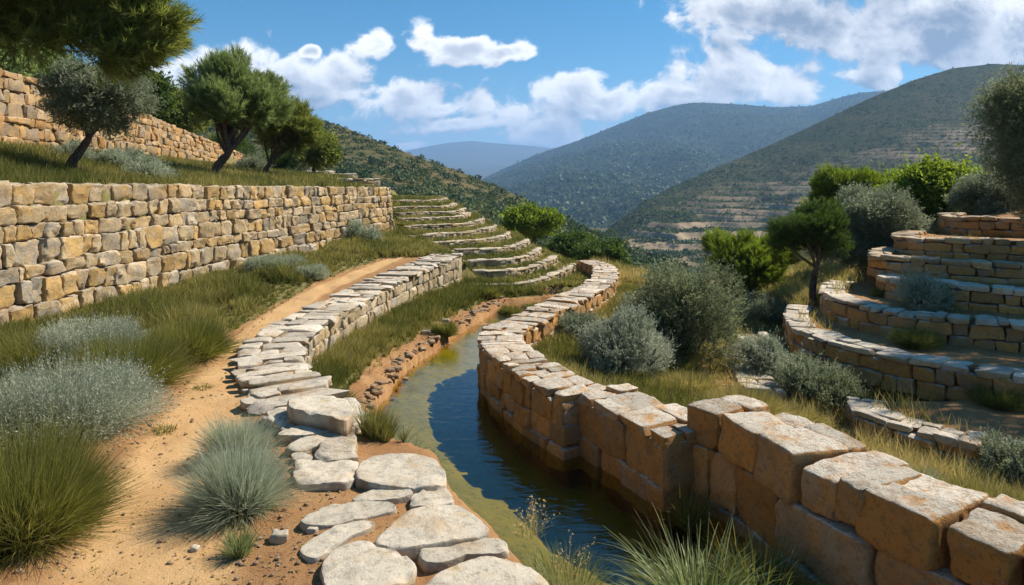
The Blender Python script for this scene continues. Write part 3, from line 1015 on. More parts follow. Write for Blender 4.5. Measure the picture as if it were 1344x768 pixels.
# --- low walls at the top of the left hillside, beyond the long wall's end
for i, (pts, zt, h, lb) in enumerate([
        ([(384, 228), (420, 226), (452, 229), (470, 236)], 2.66, .34, 'low pale stone terrace wall beside the small far tree, behind the long wall'),
        ([(398, 233), (440, 232), (478, 235), (500, 241)], 2.42, .26, 'low stone terrace step just above the far end of the long wall, nearest of three'),
        ([(372, 223), (400, 222), (432, 223), (440, 225)], 2.86, .30, 'low stone ledge right under the small far tree')]):
    D0 = [33, 29, 38][i]
    ln = [((a - 672) / F * (D0 + k * .5), D0 + k * .5) for k, (a, b) in enumerate(pts)]
    li = Line(smooth_line(ln, 6))
    wall(lb, 'terrace wall', None, li, 1, 0.5, (lambda s, z=zt: s * 0 + z), (lambda s, z=zt, h=h: s * 0 + z - h - .3), M_PALE, M_CAP, 3, 0.3, 0.7, 130 + i,
         seg=3, ends=(True, True), depth=0.16, jit=0.03, skew=0.2, rough=0.03, name='terrace_wall',
         capk=dict(thick=0.08, lo=0.3, hi=0.8, split=(1, 2), seg=3, skew=0.22, rough=0.03, zj=0.02, over=0.03))

# --- terraces on the right
rt_lab = ['lowest low terrace wall of flat slabs at the foot of the right hand terraces, beside the reeds',
          'long terrace wall with pale cap slabs curling round to the left, second lowest on the right',
          'terrace wall of orange stone curling round just behind the longest one on the right',
          'orange terrace wall behind the round silvery shrub, fourth up on the right',
          'orange terrace wall with a squared left corner, third from the top on the right',
          'orange terrace wall second from the top of the right hand terraces',
          'topmost short orange terrace wall at the right edge of the photo']
for i, (zt, ln) in enumerate(TERR_LINES):
    li = Line(ln)
    h = [.26, .50, .46, .46, .42, .42, .42][i] + .05
    wall(rt_lab[i], 'terrace wall', 'stepped terrace walls on the right', li, 1, 0.46, (lambda s, z=zt: s * 0 + z + .012 * np.sin(s * 2.3)),
         (lambda s, z=zt, h=h: s * 0 + z - h - .06), M_GOLD, M_CAP if i < 4 else M_WARM, 2, 0.26, 0.58, 200 + i, seg=6, both=False, ends=(True, False), depth=0.17, jit=0.03, skew=0.14, rough=0.035,
         name='terrace_wall', frac=[0, .5, 1], wob=0.02, k=5.5,
         capk=dict(thick=0.10 if i < 3 else 0.12, lo=0.28, hi=0.6, split=(1, 1, 2) if i else (2, 2), seg=6, skew=0.22, rough=0.035, zj=0.02, over=0.04))

# --- stone edging of the small footway below the right hand terraces
for i, (pts, lb) in enumerate([
        ([(3.9, 11.4), (4.15, 12.8), (4.8, 14.4), (5.3, 16.0)], 'pale slab edging of the little dirt footway below the right terraces'),
        ([(3.2, 18.6), (4.1, 19.2), (4.9, 20.6), (5.1, 22.2)], 'low pale stone kerb round the dry mound beyond the winding wall')]):
    li = Line(smooth_line(pts, 8))
    zf = lambda s, li=li: ground(li.at(s)[0][..., 0], li.at(s)[0][..., 1]) + 0.10
    rng = np.random.default_rng(250 + i)
    mid = li.at(li.len / 2)[0]
    t = thing('stone_edging', lb, 'stone edging', (mid[0], mid[1], float(ground(mid[0:1], mid[1:2])[0])))
    mb = MB()
    cap_stones(mb, li, -1, .62 if i == 0 else .3, lambda s: zf(np.array([s]))[0], .16, .25, .55, rng, split=(2, 2, 3) if i == 0 else (1, 1), seg=6, skew=.25, rough=.03, zj=.03)
    mb.build('edging_slabs', M_CAP, t, smooth=True, sharp=28)


# --- hand laid flagstones
def chaikin(p, n=2):
    p = np.array(p, float)
    for _ in range(n):
        a = p * .80 + np.roll(p, -1, 0) * .20
        b = p * .20 + np.roll(p, -1, 0) * .80
        p = np.stack([a, b], 1).reshape(-1, 2)
    return p


def resample(p, n):
    q = np.vstack([p, p[:1]])
    d = np.hypot(*np.diff(q, axis=0).T); s = np.concatenate([[0], np.cumsum(d)])
    t = np.linspace(0, s[-1], n, endpoint=False)
    return np.stack([np.interp(t, s, q[:, 0]), np.interp(t, s, q[:, 1])], -1)


def slab(outline, ztop, thick, seed, mat, label, cat='flagstone', group=None, name='flagstone', tint=None, tilt=(0, 0)):
    rng = np.random.default_rng(seed)
    o = resample(chaikin(outline, 2), 84)
    c = o.mean(0)
    nrm = o - c
    rad = np.hypot(*nrm.T)
    size = rad.mean()
    o = o + nrm / rad[:, None] * (0.02 * fbm(o[:, 0] * 7, o[:, 1] * 7, seed=seed, oct=3))[:, None]
    rings = []; soil_ = []
    prof = [(1.0 - 0.04, -thick), (0.985, -thick * .75), (1.005, -thick * .45), (1.005, -thick * .28), (1.0, -.020), (0.992, -.008), (.975, -.002), (.94, -.0005)]
    prof += [(f, 0.0) for f in (.90, .84, .77, .69, .60, .51, .42, .33, .24, .15, .07)]
    for f, dz in prof:
        p = c + (o - c) * f
        z = np.full(len(p), ztop + dz)
        top = dz > -.03
        amp = 0.016 if top else 0.0
        z = z + amp * fbm(p[:, 0] * 5 + seed, p[:, 1] * 5, seed=7, oct=4, gain=.6) + (p[:, 0] - c[0]) * tilt[0] + (p[:, 1] - c[1]) * tilt[1]
        if not top:
            side = 0.018 * fbm(p[:, 0] * 9, p[:, 1] * 9, z * 14 + seed, seed=9, oct=3)
            p = p + nrm / rad[:, None] * side[:, None]
        else:
            # chips along the rim
            ch = np.clip(fbm(p[:, 0] * 8, p[:, 1] * 8, seed=seed + 5, oct=2) - .15, 0, 1) * sstep(.7, 1.0, f) * .05
            z = z - ch
        rings.append(np.stack([p[:, 0], p[:, 1], z], -1))
        soil_.append(np.clip(np.full(len(p), .75 if dz < -thick * .3 else 0.0) + (.5 * sstep(.90, 1.0, f) + .10) * sstep(.1, .5, fbm(p[:, 0] * 6, p[:, 1] * 6, seed=seed + 9, oct=3)), 0, .85))
    n = 84
    v = np.concatenate(rings + [np.array([[c[0], c[1], ztop]])])
    fs = []
    i = np.arange(n)
    for r in range(len(rings) - 1):
        fs.append(np.stack([r * n + i, r * n + (i + 1) % n, (r + 1) * n + (i + 1) % n, (r + 1) * n + i], -1))
    last = (len(rings) - 1) * n
    mb = MB()
    cc = np.zeros((len(v), 4)); cc[:, 0] = rng.uniform(.15, .9) if tint is None else tint; cc[:, 1] = rng.uniform(.3, .9); cc[:len(v) - 1, 2] = np.concatenate(soil_)
    mb.add(v, np.concatenate(fs), cc)
    tri = np.stack([last + i, last + (i + 1) % n, np.full(n, len(v) - 1)], -1)
    mb.f.append(tri); 
    ob = mb.build(name, mat, smooth=True, sharp=38, loc=(c[0], c[1], ztop - thick))
    return tag(ob, label, cat, group)


def Z2(u, v):      # pixel inside the enlarged view of the flagstones
    return 300 + .44 * u, 430 + .44 * v


flags = [
    ([(395, 388), (510, 370), (620, 385), (648, 425), (650, 468), (500, 472), (372, 455)], .10, 'broad pale flagstone at the end of the path wall, beside the green grass tuft'),
    ([(362, 505), (440, 475), (540, 480), (553, 500), (480, 515), (372, 516)], .05, 'thin narrow flagstone just below the broad squarish one'),
    ([(545, 500), (580, 480), (650, 475), (680, 518), (600, 532), (535, 527)], .06, 'small wedge flagstone close to the water, below the broad squarish one'),
    ([(210, 570), (300, 522), (480, 515), (503, 540), (420, 560), (300, 588), (225, 592)], .06, 'long grey flagstone at the left edge of the paving, above the lens shaped one'),
    ([(212, 650), (300, 592), (430, 568), (440, 592), (330, 638), (268, 688), (217, 682)], .05, 'lens shaped grey flagstone slanting beside the bare earth'),
    ([(440, 625), (520, 548), (620, 528), (700, 530), (750, 570), (787, 612), (660, 635), (515, 655), (440, 642)], .10, 'large smooth oval flagstone in the middle of the paving'),
    ([(560, 660), (680, 620), (830, 625), (845, 662), (720, 676), (640, 700), (575, 700)], .06, 'flat flagstone wedged between the oval one and the largest, by the water'),
    ([(268, 700), (330, 645), (420, 630), (510, 665), (572, 708), (545, 745), (430, 800), (300, 800)], .09, 'round cream flagstone with a yellow stain at the bottom left of the paving'),
    ([(545, 790), (640, 722), (790, 668), (900, 712), (1000, 790), (900, 880), (600, 880)], .12, 'largest flagstone with orange lichen at the bottom edge of the photo'),
]
for i, (pp, z, lb) in enumerate(flags):
    z = z * .75 + .005
    pts = [pz(*Z2(u, v), z) for u, v in pp]
    slab(pts, z, .16 + .04 * (i in (0, 5, 8)), 300 + i, M_FLAG, lb, group='flagstones at the water', tint=[.62, .7, .6, .8, .85, .55, .6, .5, .45][i], tilt=((-.02, .01), (.02, 0), (0, .02))[i % 3])
caps = [
    ([(180, 215), (240, 200), (345, 205), (368, 240), (362, 262), (340, 275), (290, 258), (200, 243)], .22, .26, 'raised pale capstone jutting over the corner of the path wall'),
    ([(32, 212), (90, 198), (150, 205), (155, 225), (60, 228)], .05, .12, 'small flat slab at the left side of the path wall near its end'),
    ([(118, 245), (230, 235), (305, 255), (312, 280), (200, 277), (128, 262)], .09, .14, 'pale slab tucked below the raised capstone'),
    ([(155, 310), (220, 287), (300, 280), (325, 305), (240, 318), (150, 320)], .08, .12, 'yellowish slab, third from the raised capstone towards the camera'),
    ([(165, 350), (235, 324), (330, 310), (346, 343), (260, 350), (200, 362)], .08, .12, 'orange tinted flat slab beside the blue grass tufts'),
    ([(250, 367), (320, 348), (380, 370), (384, 383), (290, 394)], .10, .14, 'small grey slab at the water side, just before the broad cream slab'),
    ([(200, 392), (290, 397), (388, 390), (368, 455), (270, 460), (200, 452)], .08, .14, 'broad cream slab touching the blue grass tufts'),
    ([(185, 372), (235, 370), (262, 390), (190, 396)], .06, .10, 'tiny pale slab between the blue grass tuft and the orange slab'),
]
for i, (pp, z, th, lb) in enumerate(caps):
    pp = np.array(pp, float); pp = pp.mean(0) + (pp - pp.mean(0)) * 1.09
    th += .05
    pts = [pz(*Z2(u, v), z) for u, v in pp]
    slab(pts, z, th, 330 + i, M_FLAG, lb, 'flagstone', 'slabs at the near end of the path wall', tint=[.6, .5, .55, .3, .1, .8, .55, .6][i])

# corner blocks under the raised capstone, a wall end facing the water
t = thing('stone_pier', 'rough stone pier under the raised capstone, dropping to the channel bank', 'wall', (-1.35, 6.2, -.6))
rng = np.random.default_rng(350)
mb = MB()
lp = Line(smooth_line([pz(462, 600, .05), pz(468, 575, .05), pz(462, 548, .05), pz(440, 540, .05)], 5))
face_stones(mb, lp, 1, lambda s: s * 0 + .09, lambda s: s * 0 - .72, 2, .25, .5, rng, depth=.16, seg=10, skew=.15, rough=.04, freq=5)
mb.build('masonry', M_PALE, t, smooth=True, sharp=28)

# small loose stones on the earth
loose = [((366, 706), .050, 'small pale loose stone beside the little grass tuft on the path edge'),
         ((30, 690), .075, 'greyish loose stone half hidden under the green broom bush'),
         ((560, 430), .07, 'small loose stone on the bare channel bank, nearer the wall'),
         ((585, 415), .06, 'small loose stone on the far bare channel bank'),
         ((256, 714), .022, 'tiny reddish pebble on the bare earth left of the little tuft'),
         ((345, 660), .02, 'tiny pebble lying between blue grass and the lens shaped slab'),
         ((410, 700), .03, 'pebble lying against the left side of the grey slanted slab'),
         ((215, 768), .025, 'pebble at the bottom edge of the trodden path')]
for i, ((px, py), r, lb) in enumerate(loose):
    x, y = pz(px, py, 0 if py > 450 else -.6)
    z = float(ground(np.array([x]), np.array([y]))[0])
    mb = MB()
    stones(mb, [[x, y, z + r * .45]], [[1, 0, 0]], [[0, -1, 0]], [[r * 1.3, r, r * .75]], np.random.default_rng(360 + i), seg=6, k=2.6, skew=.25, rough=.03, freq=14)
    tag(mb.build('loose_stone', M_FLAG, smooth=True, loc=(x, y, z)), lb, 'stone')

# gravel and crumbs of earth: nobody could count it
rng = np.random.default_rng(370)
n = 5200
yy = 3.2 + 9 * rng.random(n) ** 1.8
xx = np.interp(yy, PATH_Y, PATH_X) + rng.normal(0.3, .95, n)
ok = (xx > -4.6) & (xx < np.interp(yy, [3, 4, 4.8, 5.6, 6.4, 8, 12], [.5, .1, -.3, -.9, -2.0, -3.2, -3.9]))
on = np.abs(xx - np.interp(yy, PATH_Y, PATH_X)) < .42
ok &= ~(on & (rng.random(n) < .72))
xx, yy = xx[ok], yy[ok]
zz = ground(xx, yy)
rr = .0035 + .011 * rng.random(len(xx)) ** 3.5
mb = MB()
m = len(xx); ang = rng.uniform(0, 6.28, m)
stones(mb, np.stack([xx, yy, zz + rr * .4], -1), np.stack([np.cos(ang), np.sin(ang), 0 * ang], -1), np.stack([np.sin(ang), -np.cos(ang), 0 * ang], -1),
       np.stack([rr * 1.3, rr, rr * .7], -1), rng, seg=3, k=3, skew=.3, rough=.004, freq=40)
struct(mb.build('gravel', M_RUBBLE), 'stuff')
# dry leaves and twigs lying about
n = 2600
yy = 3.4 + 9 * rng.random(n) ** 1.6
xx = np.interp(yy, PATH_Y, PATH_X) + rng.choice([-1, 1], n) * rng.gamma(2.2, .38, n)
ok = (xx > -5.2) & (xx < np.interp(yy, [3, 4, 4.8, 5.6, 6.4, 8, 12], [.5, .1, -.3, -.9, -2.0, -3.0, -3.7]))
xx, yy = xx[ok], yy[ok]
LITTER = (xx, yy)
# rubble line along the left water margin
n = 420
yy = rng.uniform(6.6, 18, n); xx = np.interp(yy, WL_Y, WL_X) + rng.normal(-.10, .08, n)
zz = ground(xx, yy); rr = .012 + .045 * rng.random(n) ** 3
ang = rng.uniform(0, 6.28, n)
mb = MB()
stones(mb, np.stack([xx, yy, zz + rr * .2], -1), np.stack([np.cos(ang), np.sin(ang), 0 * ang], -1), np.stack([np.sin(ang), -np.cos(ang), 0 * ang], -1),
       np.stack([rr * 1.4, rr, rr * .7], -1), rng, seg=4, k=3, skew=.3, rough=.02, freq=14)
struct(mb.build('bank_rubble', M_RUBBLE, smooth=False), 'stuff')


# ------------------------------------------------------------------ blades and leaves
def norm(a):
    return a / np.maximum(np.linalg.norm(a, axis=-1)[..., None], 1e-9)


def blades(mb, base, dirs, L, W, droop, tint, rng, seg=3, tip=0.15):
    """thin bent ribbons"""
    n = len(base)
    side = norm(np.cross(dirs, norm(rng.normal(size=(n, 3)))))
    t = np.linspace(0, 1, seg + 1)
    hv = norm(dirs * np.array([1, 1, 0]) + 1e-6)
    cen = base[:, None, :] + dirs[:, None, :] * (L[:, None] * t)[..., None]
    cen = cen + (hv * 0.6 - np.array([0, 0, 1]))[:, None, :] * ((droop * L)[:, None] * t ** 2.2)[..., None]
    w = W[:, None] * (1 - (1 - tip) * t ** 1.6) * 0.5
    a = cen - side[:, None, :] * w[..., None]; b = cen + side[:, None, :] * w[..., None]
    v = np.stack([a, b], 2).reshape(n, -1, 3)
    k = np.arange(seg)
    f = np.stack([2 * k, 2 * k + 1, 2 * k + 3, 2 * k + 2], -1)
    F_ = (f[None] + (np.arange(n) * 2 * (seg + 1))[:, None, None]).reshape(-1, 4)
    c = np.zeros((n, 2 * (seg + 1), 4), np.float32)
    tt = np.repeat(t, 2)
    c[..., 0] = np.clip(tint[:, None] + 0.10 * (tt[None] - .4), 0, 1)
    c[..., 1] = tt[None]
    mb.add(v.reshape(-1, 3), F_, c.reshape(-1, 4))


def leaves(mb, pos, size, rng, tint, aspect=0.35, updir=None, dirs=None):
    """rhombic leaves at the points"""
    n = len(pos)
    d = norm(rng.normal(size=(n, 3))) if dirs is None else dirs
    if updir is not None:
        d = norm(d + np.array(updir))
    s = norm(np.cross(d, norm(rng.normal(size=(n, 3)))))
    size = np.broadcast_to(size, (n,))
    a = pos; b = pos + d * (size * .45)[:, None] + s * (size * aspect * .5)[:, None]
    c = pos + d * size[:, None]; e = pos + d * (size * .45)[:, None] - s * (size * aspect * .5)[:, None]
    v = np.stack([a, b, c, e], 1).reshape(-1, 3)
    f = np.arange(n * 4).reshape(-1, 4)
    col = np.zeros((n, 4, 4), np.float32); col[..., 0] = tint[:, None]
    mb.add(v, f, col.reshape(-1, 4))


def tube(mb, pts, rads, sides=8, wob=0.0, seed=0):
    pts = np.asarray(pts, float); n = len(pts)
    T = norm(np.gradient(pts, axis=0))
    ref = np.array([0.3, 1, 0.1]); ref = ref / np.linalg.norm(ref)
    A = norm(np.cross(T, ref)); B = np.cross(T, A)
    an = np.linspace(0, 2 * math.pi, sides, endpoint=False)
    r = np.asarray(rads)[:, None] * (1 + wob * vnoise(np.cos(an)[None] * 2 + np.arange(n)[:, None] * .6, np.sin(an)[None] * 2 + seed, seed=seed))
    v = pts[:, None, :] + r[..., None] * (np.cos(an)[None, :, None] * A[:, None, :] + np.sin(an)[None, :, None] * B[:, None, :])
    i, j = np.meshgrid(np.arange(n - 1), np.arange(sides), indexing='ij')
    f = np.stack([i * sides + j, i * sides + (j + 1) % sides, (i + 1) * sides + (j + 1) % sides, (i + 1) * sides + j], -1).reshape(-1, 4)
    mb.add(v.reshape(-1, 3), f)


def hemi_dirs(rng, n, lo=5, hi=88, power=1.0):
    el = np.radians(lo + (hi - lo) * rng.random(n) ** power)
    az = rng.uniform(0, 2 * math.pi, n)
    return np.stack([np.cos(el) * np.cos(az), np.cos(el) * np.sin(az), np.sin(el)], -1)


def tuft(name, label, cat, x, y, r, h, n, mat, seed, width=None, group=None, spread=.30, droop=.15, lo=12, z=None, flower=0, seg=4, stemmy=0.0, lean=(0, 0), tips=0, dead=.10):
    """a clump of narrow leaves fanning out from its base"""
    rng = np.random.default_rng(seed)
    if z is None:
        z = float(ground(np.array([x]), np.array([y]))[0]) - .02
    w = max(.0045, 0.00075 * y) if width is None else width
    d = hemi_dirs(rng, n, lo, 88, .75)
    rad = np.sqrt(rng.random(n)) * spread * r
    az = np.arctan2(d[:, 1], d[:, 0]) + rng.normal(0, .5, n)
    base = np.stack([x + np.cos(az) * rad, y + np.sin(az) * rad, np.full(n, z) + rng.uniform(0, .04 * h, n)], -1)
    ext = 1 / np.sqrt((d[:, 0] ** 2 + d[:, 1] ** 2) / r ** 2 + d[:, 2] ** 2 / h ** 2)
    L = ext * rng.uniform(.62, 1.06, n) - rad * .5 * np.hypot(d[:, 0], d[:, 1])
    L *= 1 + .22 * vnoise(d[:, 0] * 3 + seed, d[:, 1] * 3, d[:, 2] * 3, seed=seed)
    d = norm(d + np.array([lean[0], lean[1], 0]))
    cl = .5 + .5 * vnoise(d[:, 0] * 4 + seed, d[:, 1] * 4, d[:, 2] * 4, seed=seed + 3)
    tint = np.clip(.15 + .45 * cl + rng.normal(0, .2, n), 0, 1)
    mb = MB()
    blades(mb, base, d, L, np.full(n, w) * rng.uniform(.6, 1.3, n), droop * rng.uniform(.2, 1.6, n), tint, rng, seg=seg)
    root = thing(name, label, cat, (x, y, z), group)
    if tips:
        tp = base + d * L[:, None]
        for q in range(tips):
            t_ = rng.uniform(.62, 1.0, n)[:, None]
            pq = base + d * (L[:, None] * t_) - np.array([0, 0, 1]) * (L[:, None] * droop * t_ ** 2.2)
            leaves(mb, pq + rng.normal(0, .006, (n, 3)), .026 * rng.uniform(.6, 1.4, n), rng, np.clip(tint + rng.normal(.08, .12, n), 0, 1), .30, dirs=norm(d + rng.normal(0, .5, (n, 3))))
    mb.build('blades', mat, root)
    if dead and n > 700 and y < 9:
        m = int(n * dead)
        mb = MB()
        sel = rng.choice(n, m, replace=False)
        dd = norm(d[sel] * np.array([1, 1, .55]) + rng.normal(0, .25, (m, 3)) * np.array([1, 1, .3]) + np.array([0, 0, .05]))
        blades(mb, base[sel], dd, L[sel] * rng.uniform(.35, .95, m), np.full(m, w * .8), rng.uniform(.1, .7, m), rng.uniform(.1, 1, m), rng, seg=seg)
        mb.build('dry_blades', G_DRY, root)
    if flower:
        m = flower
        d2 = hemi_dirs(rng, m, 35, 85)
        b2 = np.stack([x + rng.normal(0, r * .2, m), y + rng.normal(0, r * .2, m), np.full(m, z)], -1)
        mb = MB(); L2 = h * rng.uniform(.9, 1.25, m)
        blades(mb, b2, d2, L2, np.full(m, w * .6), rng.uniform(.0, .2, m), rng.uniform(.7, 1, m), rng, seg=4, tip=.6)
        tips = b2 + d2 * L2[:, None]
        for q in range(6):
            leaves(mb, tips + rng.normal(0, .012, (m, 3)) - d2 * (.02 * q), .022, rng, rng.uniform(.7, 1, m), .5)
        mb.build('seed_heads', G_DRY, root)
    return root


def shrub(label, x, y, r, h, n, mat, seed, leaf=None, z=None, cat='shrub', group=None, blobs=9, name='shrub', tall=1.0, aspect=.28, dead=0, ry=None):
    """woody low bush: short twigs covered with narrow leaves over an uneven dome"""
    rng = np.random.default_rng(seed)
    if z is None:
        z = float(ground(np.array([x]), np.array([y]))[0]) - .04
    ry = r if ry is None else ry
    leaf = leaf or max(.035, .0022 * y)
    root = thing(name, label, cat, (x, y, z), group)
    # lobes on the dome
    bc = []
    for i in range(blobs):
        a = 2 * math.pi * i / blobs * 2.39996; q = math.sqrt((i + .5) / blobs)
        bc.append((math.cos(a * blobs / 2.39996 if 0 else i * 2.39996) * q * .62, math.sin(i * 2.39996) * q * .62, .62 * math.sqrt(max(0, 1 - q * q)) + .20, rng.uniform(.30, .46)))
    bc = np.array(bc)
    bc[:, :3] *= rng.uniform(.72, 1.22, (blobs, 1)); bc[:, 3] *= rng.uniform(.7, 1.15, blobs)
    tw = n // 14
    which = rng.integers(0, blobs, tw)
    u = norm(rng.normal(size=(tw, 3)))
    rr = rng.uniform(.45, 1.0, tw) ** .5
    p = bc[which, :3] + u * (bc[which, 3] * rr)[:, None]
    p[:, 2] = np.abs(p[:, 2])
    P = np.stack([x + p[:, 0] * r, y + p[:, 1] * ry, z + p[:, 2] * h], -1)
    out = norm(p * np.array([1, 1, .9]) + np.array([0, 0, .35]) + u * .5 + rng.normal(0, .25, (tw, 3)))
    TL = leaf * rng.uniform(2.2, 4.5, tw) * np.where(rng.random(tw) < .07, 2.2, 1)
    k = 14
    t = np.linspace(0, 1, k)[None, :] * np.ones((tw, 1))
    pos = P[:, None, :] + out[:, None, :] * (TL[:, None] * t)[..., None] + rng.normal(0, leaf * .12, (tw, k, 3))
    dd = norm(out[:, None, :] * .9 + rng.normal(0, .55, (tw, k, 3)))
    tb = .5 + .5 * vnoise(P[:, 0] * 2.2 / r, P[:, 1] * 2.2 / r, P[:, 2] * 2.2 / r, seed=seed)
    tint = np.clip(.10 + .5 * tb[:, None] + rng.normal(0, .13, (tw, 1)) + rng.normal(0, .12, (tw, k)), 0, 1)
    mb = MB()
    leaves(mb, pos.reshape(-1, 3), leaf * rng.uniform(.7, 1.3, tw * k), rng, tint.reshape(-1), aspect, dirs=dd.reshape(-1, 3))
    mb.build('foliage', mat, root)
    mb = MB()
    m = 12
    for i in range(m):
        e = bc[i % blobs]
        a = rng.uniform(0, 6.28)
        b0 = np.array([x + math.cos(a) * .08 * r, y + math.sin(a) * .08 * r, z - .02])
        b2 = np.array([x + e[0] * r, y + e[1] * ry, z + e[2] * h])
        b1 = (b0 + b2) / 2 + rng.normal(0, .05 * r, 3)
        tt_ = np.linspace(0, 1, 6)[:, None]
        tube(mb, (1 - tt_) ** 2 * b0 + 2 * tt_ * (1 - tt_) * b1 + tt_ ** 2 * b2, np.linspace(.022, .006, 6) * max(.6, r), 5)
    mb.build('stems', M_BARK, root)
    return root


def tree(label, base, trunk, cr, blobs, kind, mat, seed, n, leaf, group=None, name='tree', cat='tree', tr=.12, brad=(.25, .42), limbs=12, flat=1.0, hollow=.35, lobes=None):
    """base (x,y,z); trunk: list of offsets; cr: crown centre offset and radii (cx,cy,cz, rx,ry,rz)"""
    rng = np.random.default_rng(seed)
    base = np.array(base, float)
    root = thing(name, label, cat, base, group)
    T = smooth_line([base + np.array(p) for p in trunk], 6) if len(trunk) > 2 else np.array([base + np.array(p) for p in trunk])
    rad = tr * (1 - .55 * np.linspace(0, 1, len(T))) * (1 + .5 * np.exp(-np.linspace(0, 1, len(T)) * 12))
    T[0, 2] -= .15
    mb = MB()
    tube(mb, T, rad, 12, .25, seed)
    top = T[-1]
    cc = base + np.array(cr[:3]); R = np.array(cr[3:])
    # lobes
    L = []
    for i in range(blobs):
        u = norm(rng.normal(size=3)); u[2] = u[2] * flat + .08
        q = rng.uniform(hollow, .80)
        L.append(np.concatenate([cc + u * q * R, [rng.uniform(*brad)]]))
    if lobes is not None:
        for (a, b, c_, q) in lobes:
            L.append(np.array([base[0] + a, base[1] + b, base[2] + c_, q]))
    L = np.array(L)
    for i in range(min(limbs, len(L))):
        e = L[i, :3]
        st = T[int(len(T) * rng.uniform(.6, .99))] if i % 2 else top
        mid = (st + e) / 2 + rng.normal(0, .06, 3) * R + np.array([0, 0, -.04 * R[2]])
        tt_ = np.linspace(0, 1, 8)[:, None]
        pl = (1 - tt_) ** 2 * st + 2 * tt_ * (1 - tt_) * mid + tt_ ** 2 * e
        tube(mb, pl, np.linspace(tr * .42, tr * .10, 8), 6, .2, seed + i)
        for j in range(3):
            s2 = pl[3 + j]; e2 = e + norm(rng.normal(size=3)) * L[i, 3] * R * .8
            tube(mb, s2 + (e2 - s2) * np.linspace(0, 1, 5)[:, None] + np.array([0, 0, 1]) * (.04 * np.sin(np.linspace(0, 3.1, 5)))[:, None], np.linspace(tr * .16, tr * .04, 5), 5)
    mb.build('trunk', M_BARK, root, smooth=True)
    mb = MB()
    which = rng.integers(0, len(L), 10 ** 6)
    if kind == 'pine':
        per = 34
        m = n // per
        w = which[:m]
        u = norm(rng.normal(size=(m, 3)))
        p = L[w, :3] + u * (L[w, 3] * rng.uniform(.35, 1.0, m) ** .6)[:, None] * R
        d = norm((p - cc) / R * .7 + u * .35 + np.array([0, 0, .75]) + rng.normal(0, .22, (m, 3)))
        TL = leaf * rng.uniform(1.0, 2.4, m)
        t = rng.random((m, per))
        pos = p[:, None, :] + d[:, None, :] * (TL[:, None] * t)[..., None]
        nd = norm(d[:, None, :] * .95 + rng.normal(0, .48, (m, per, 3)))
        nl = leaf * rng.uniform(.7, 1.2, (m, per))
        s = norm(np.cross(nd, norm(rng.normal(size=(m, per, 3)))))
        wd = (leaf * .085)
        v = np.stack([pos - s * wd / 2, pos + s * wd / 2, pos + nd * nl[..., None]], 2).reshape(-1, 3)
        tb = .5 + .5 * vnoise(p[:, 0] * 2, p[:, 1] * 2, p[:, 2] * 2, seed=seed)
        ti = np.clip(.08 + .42 * tb + rng.normal(0, .12, m), 0, 1)
        col = np.zeros((m, per, 3, 4), np.float32)
        col[..., 0] = np.clip(ti[:, None] + .22 * (t - .3) + rng.normal(0, .07, (m, per)), 0, 1)[..., None]
        mb.add(v, np.arange(m * per * 3).reshape(-1, 3), col.reshape(-1, 4))
    else:
        per = 12
        m = n // per
        w = which[:m]
        u = norm(rng.normal(size=(m, 3)))
        p = L[w, :3] + u * (L[w, 3] * rng.uniform(.25, 1.0, m) ** .6)[:, None] * R
        d = norm((p - cc) / R * .6 + u * .5 + rng.normal(0, .35, (m, 3)) + np.array([0, 0, .35 if kind != 'olive' else .15]))
        TL = leaf * rng.uniform(1.5, 4, m) * np.where(rng.random(m) < .06, 2.0, 1)
        t = rng.random((m, per))
        pos = p[:, None, :] + d[:, None, :] * (TL[:, None] * t)[..., None] + rng.normal(0, leaf * .25, (m, per, 3))
        dd = norm(d[:, None, :] * .6 + rng.normal(0, .6, (m, per, 3)))
        tb = .5 + .5 * vnoise(p[:, 0] * 2, p[:, 1] * 2, p[:, 2] * 2, seed=seed)
        ti = np.clip(.12 + .45 * tb[:, None] + rng.normal(0, .12, (m, 1)) + rng.normal(0, .13, (m, per)), 0, 1)
        leaves(mb, pos.reshape(-1, 3), leaf * rng.uniform(.7, 1.25, m * per), rng, ti.reshape(-1), .24 if kind == 'olive' else .5, dirs=dd.reshape(-1, 3))
    mb.build('crown', mat, root)
    return root


m = len(LITTER[0])
rng = np.random.default_rng(377)
mb = MB()
lp_ = np.stack([LITTER[0], LITTER[1], ground(*LITTER) + .008], -1)
ld_ = norm(rng.normal(size=(m, 3)) * np.array([1, 1, .18]))
leaves(mb, lp_, rng.uniform(.012, .055, m), rng, rng.uniform(0, .8, m), .22, dirs=ld_)
struct(mb.build('leaf_litter', G_DRY), 'stuff')


def gz(x, y):
    return float(ground(np.array([x]), np.array([y]))[0])


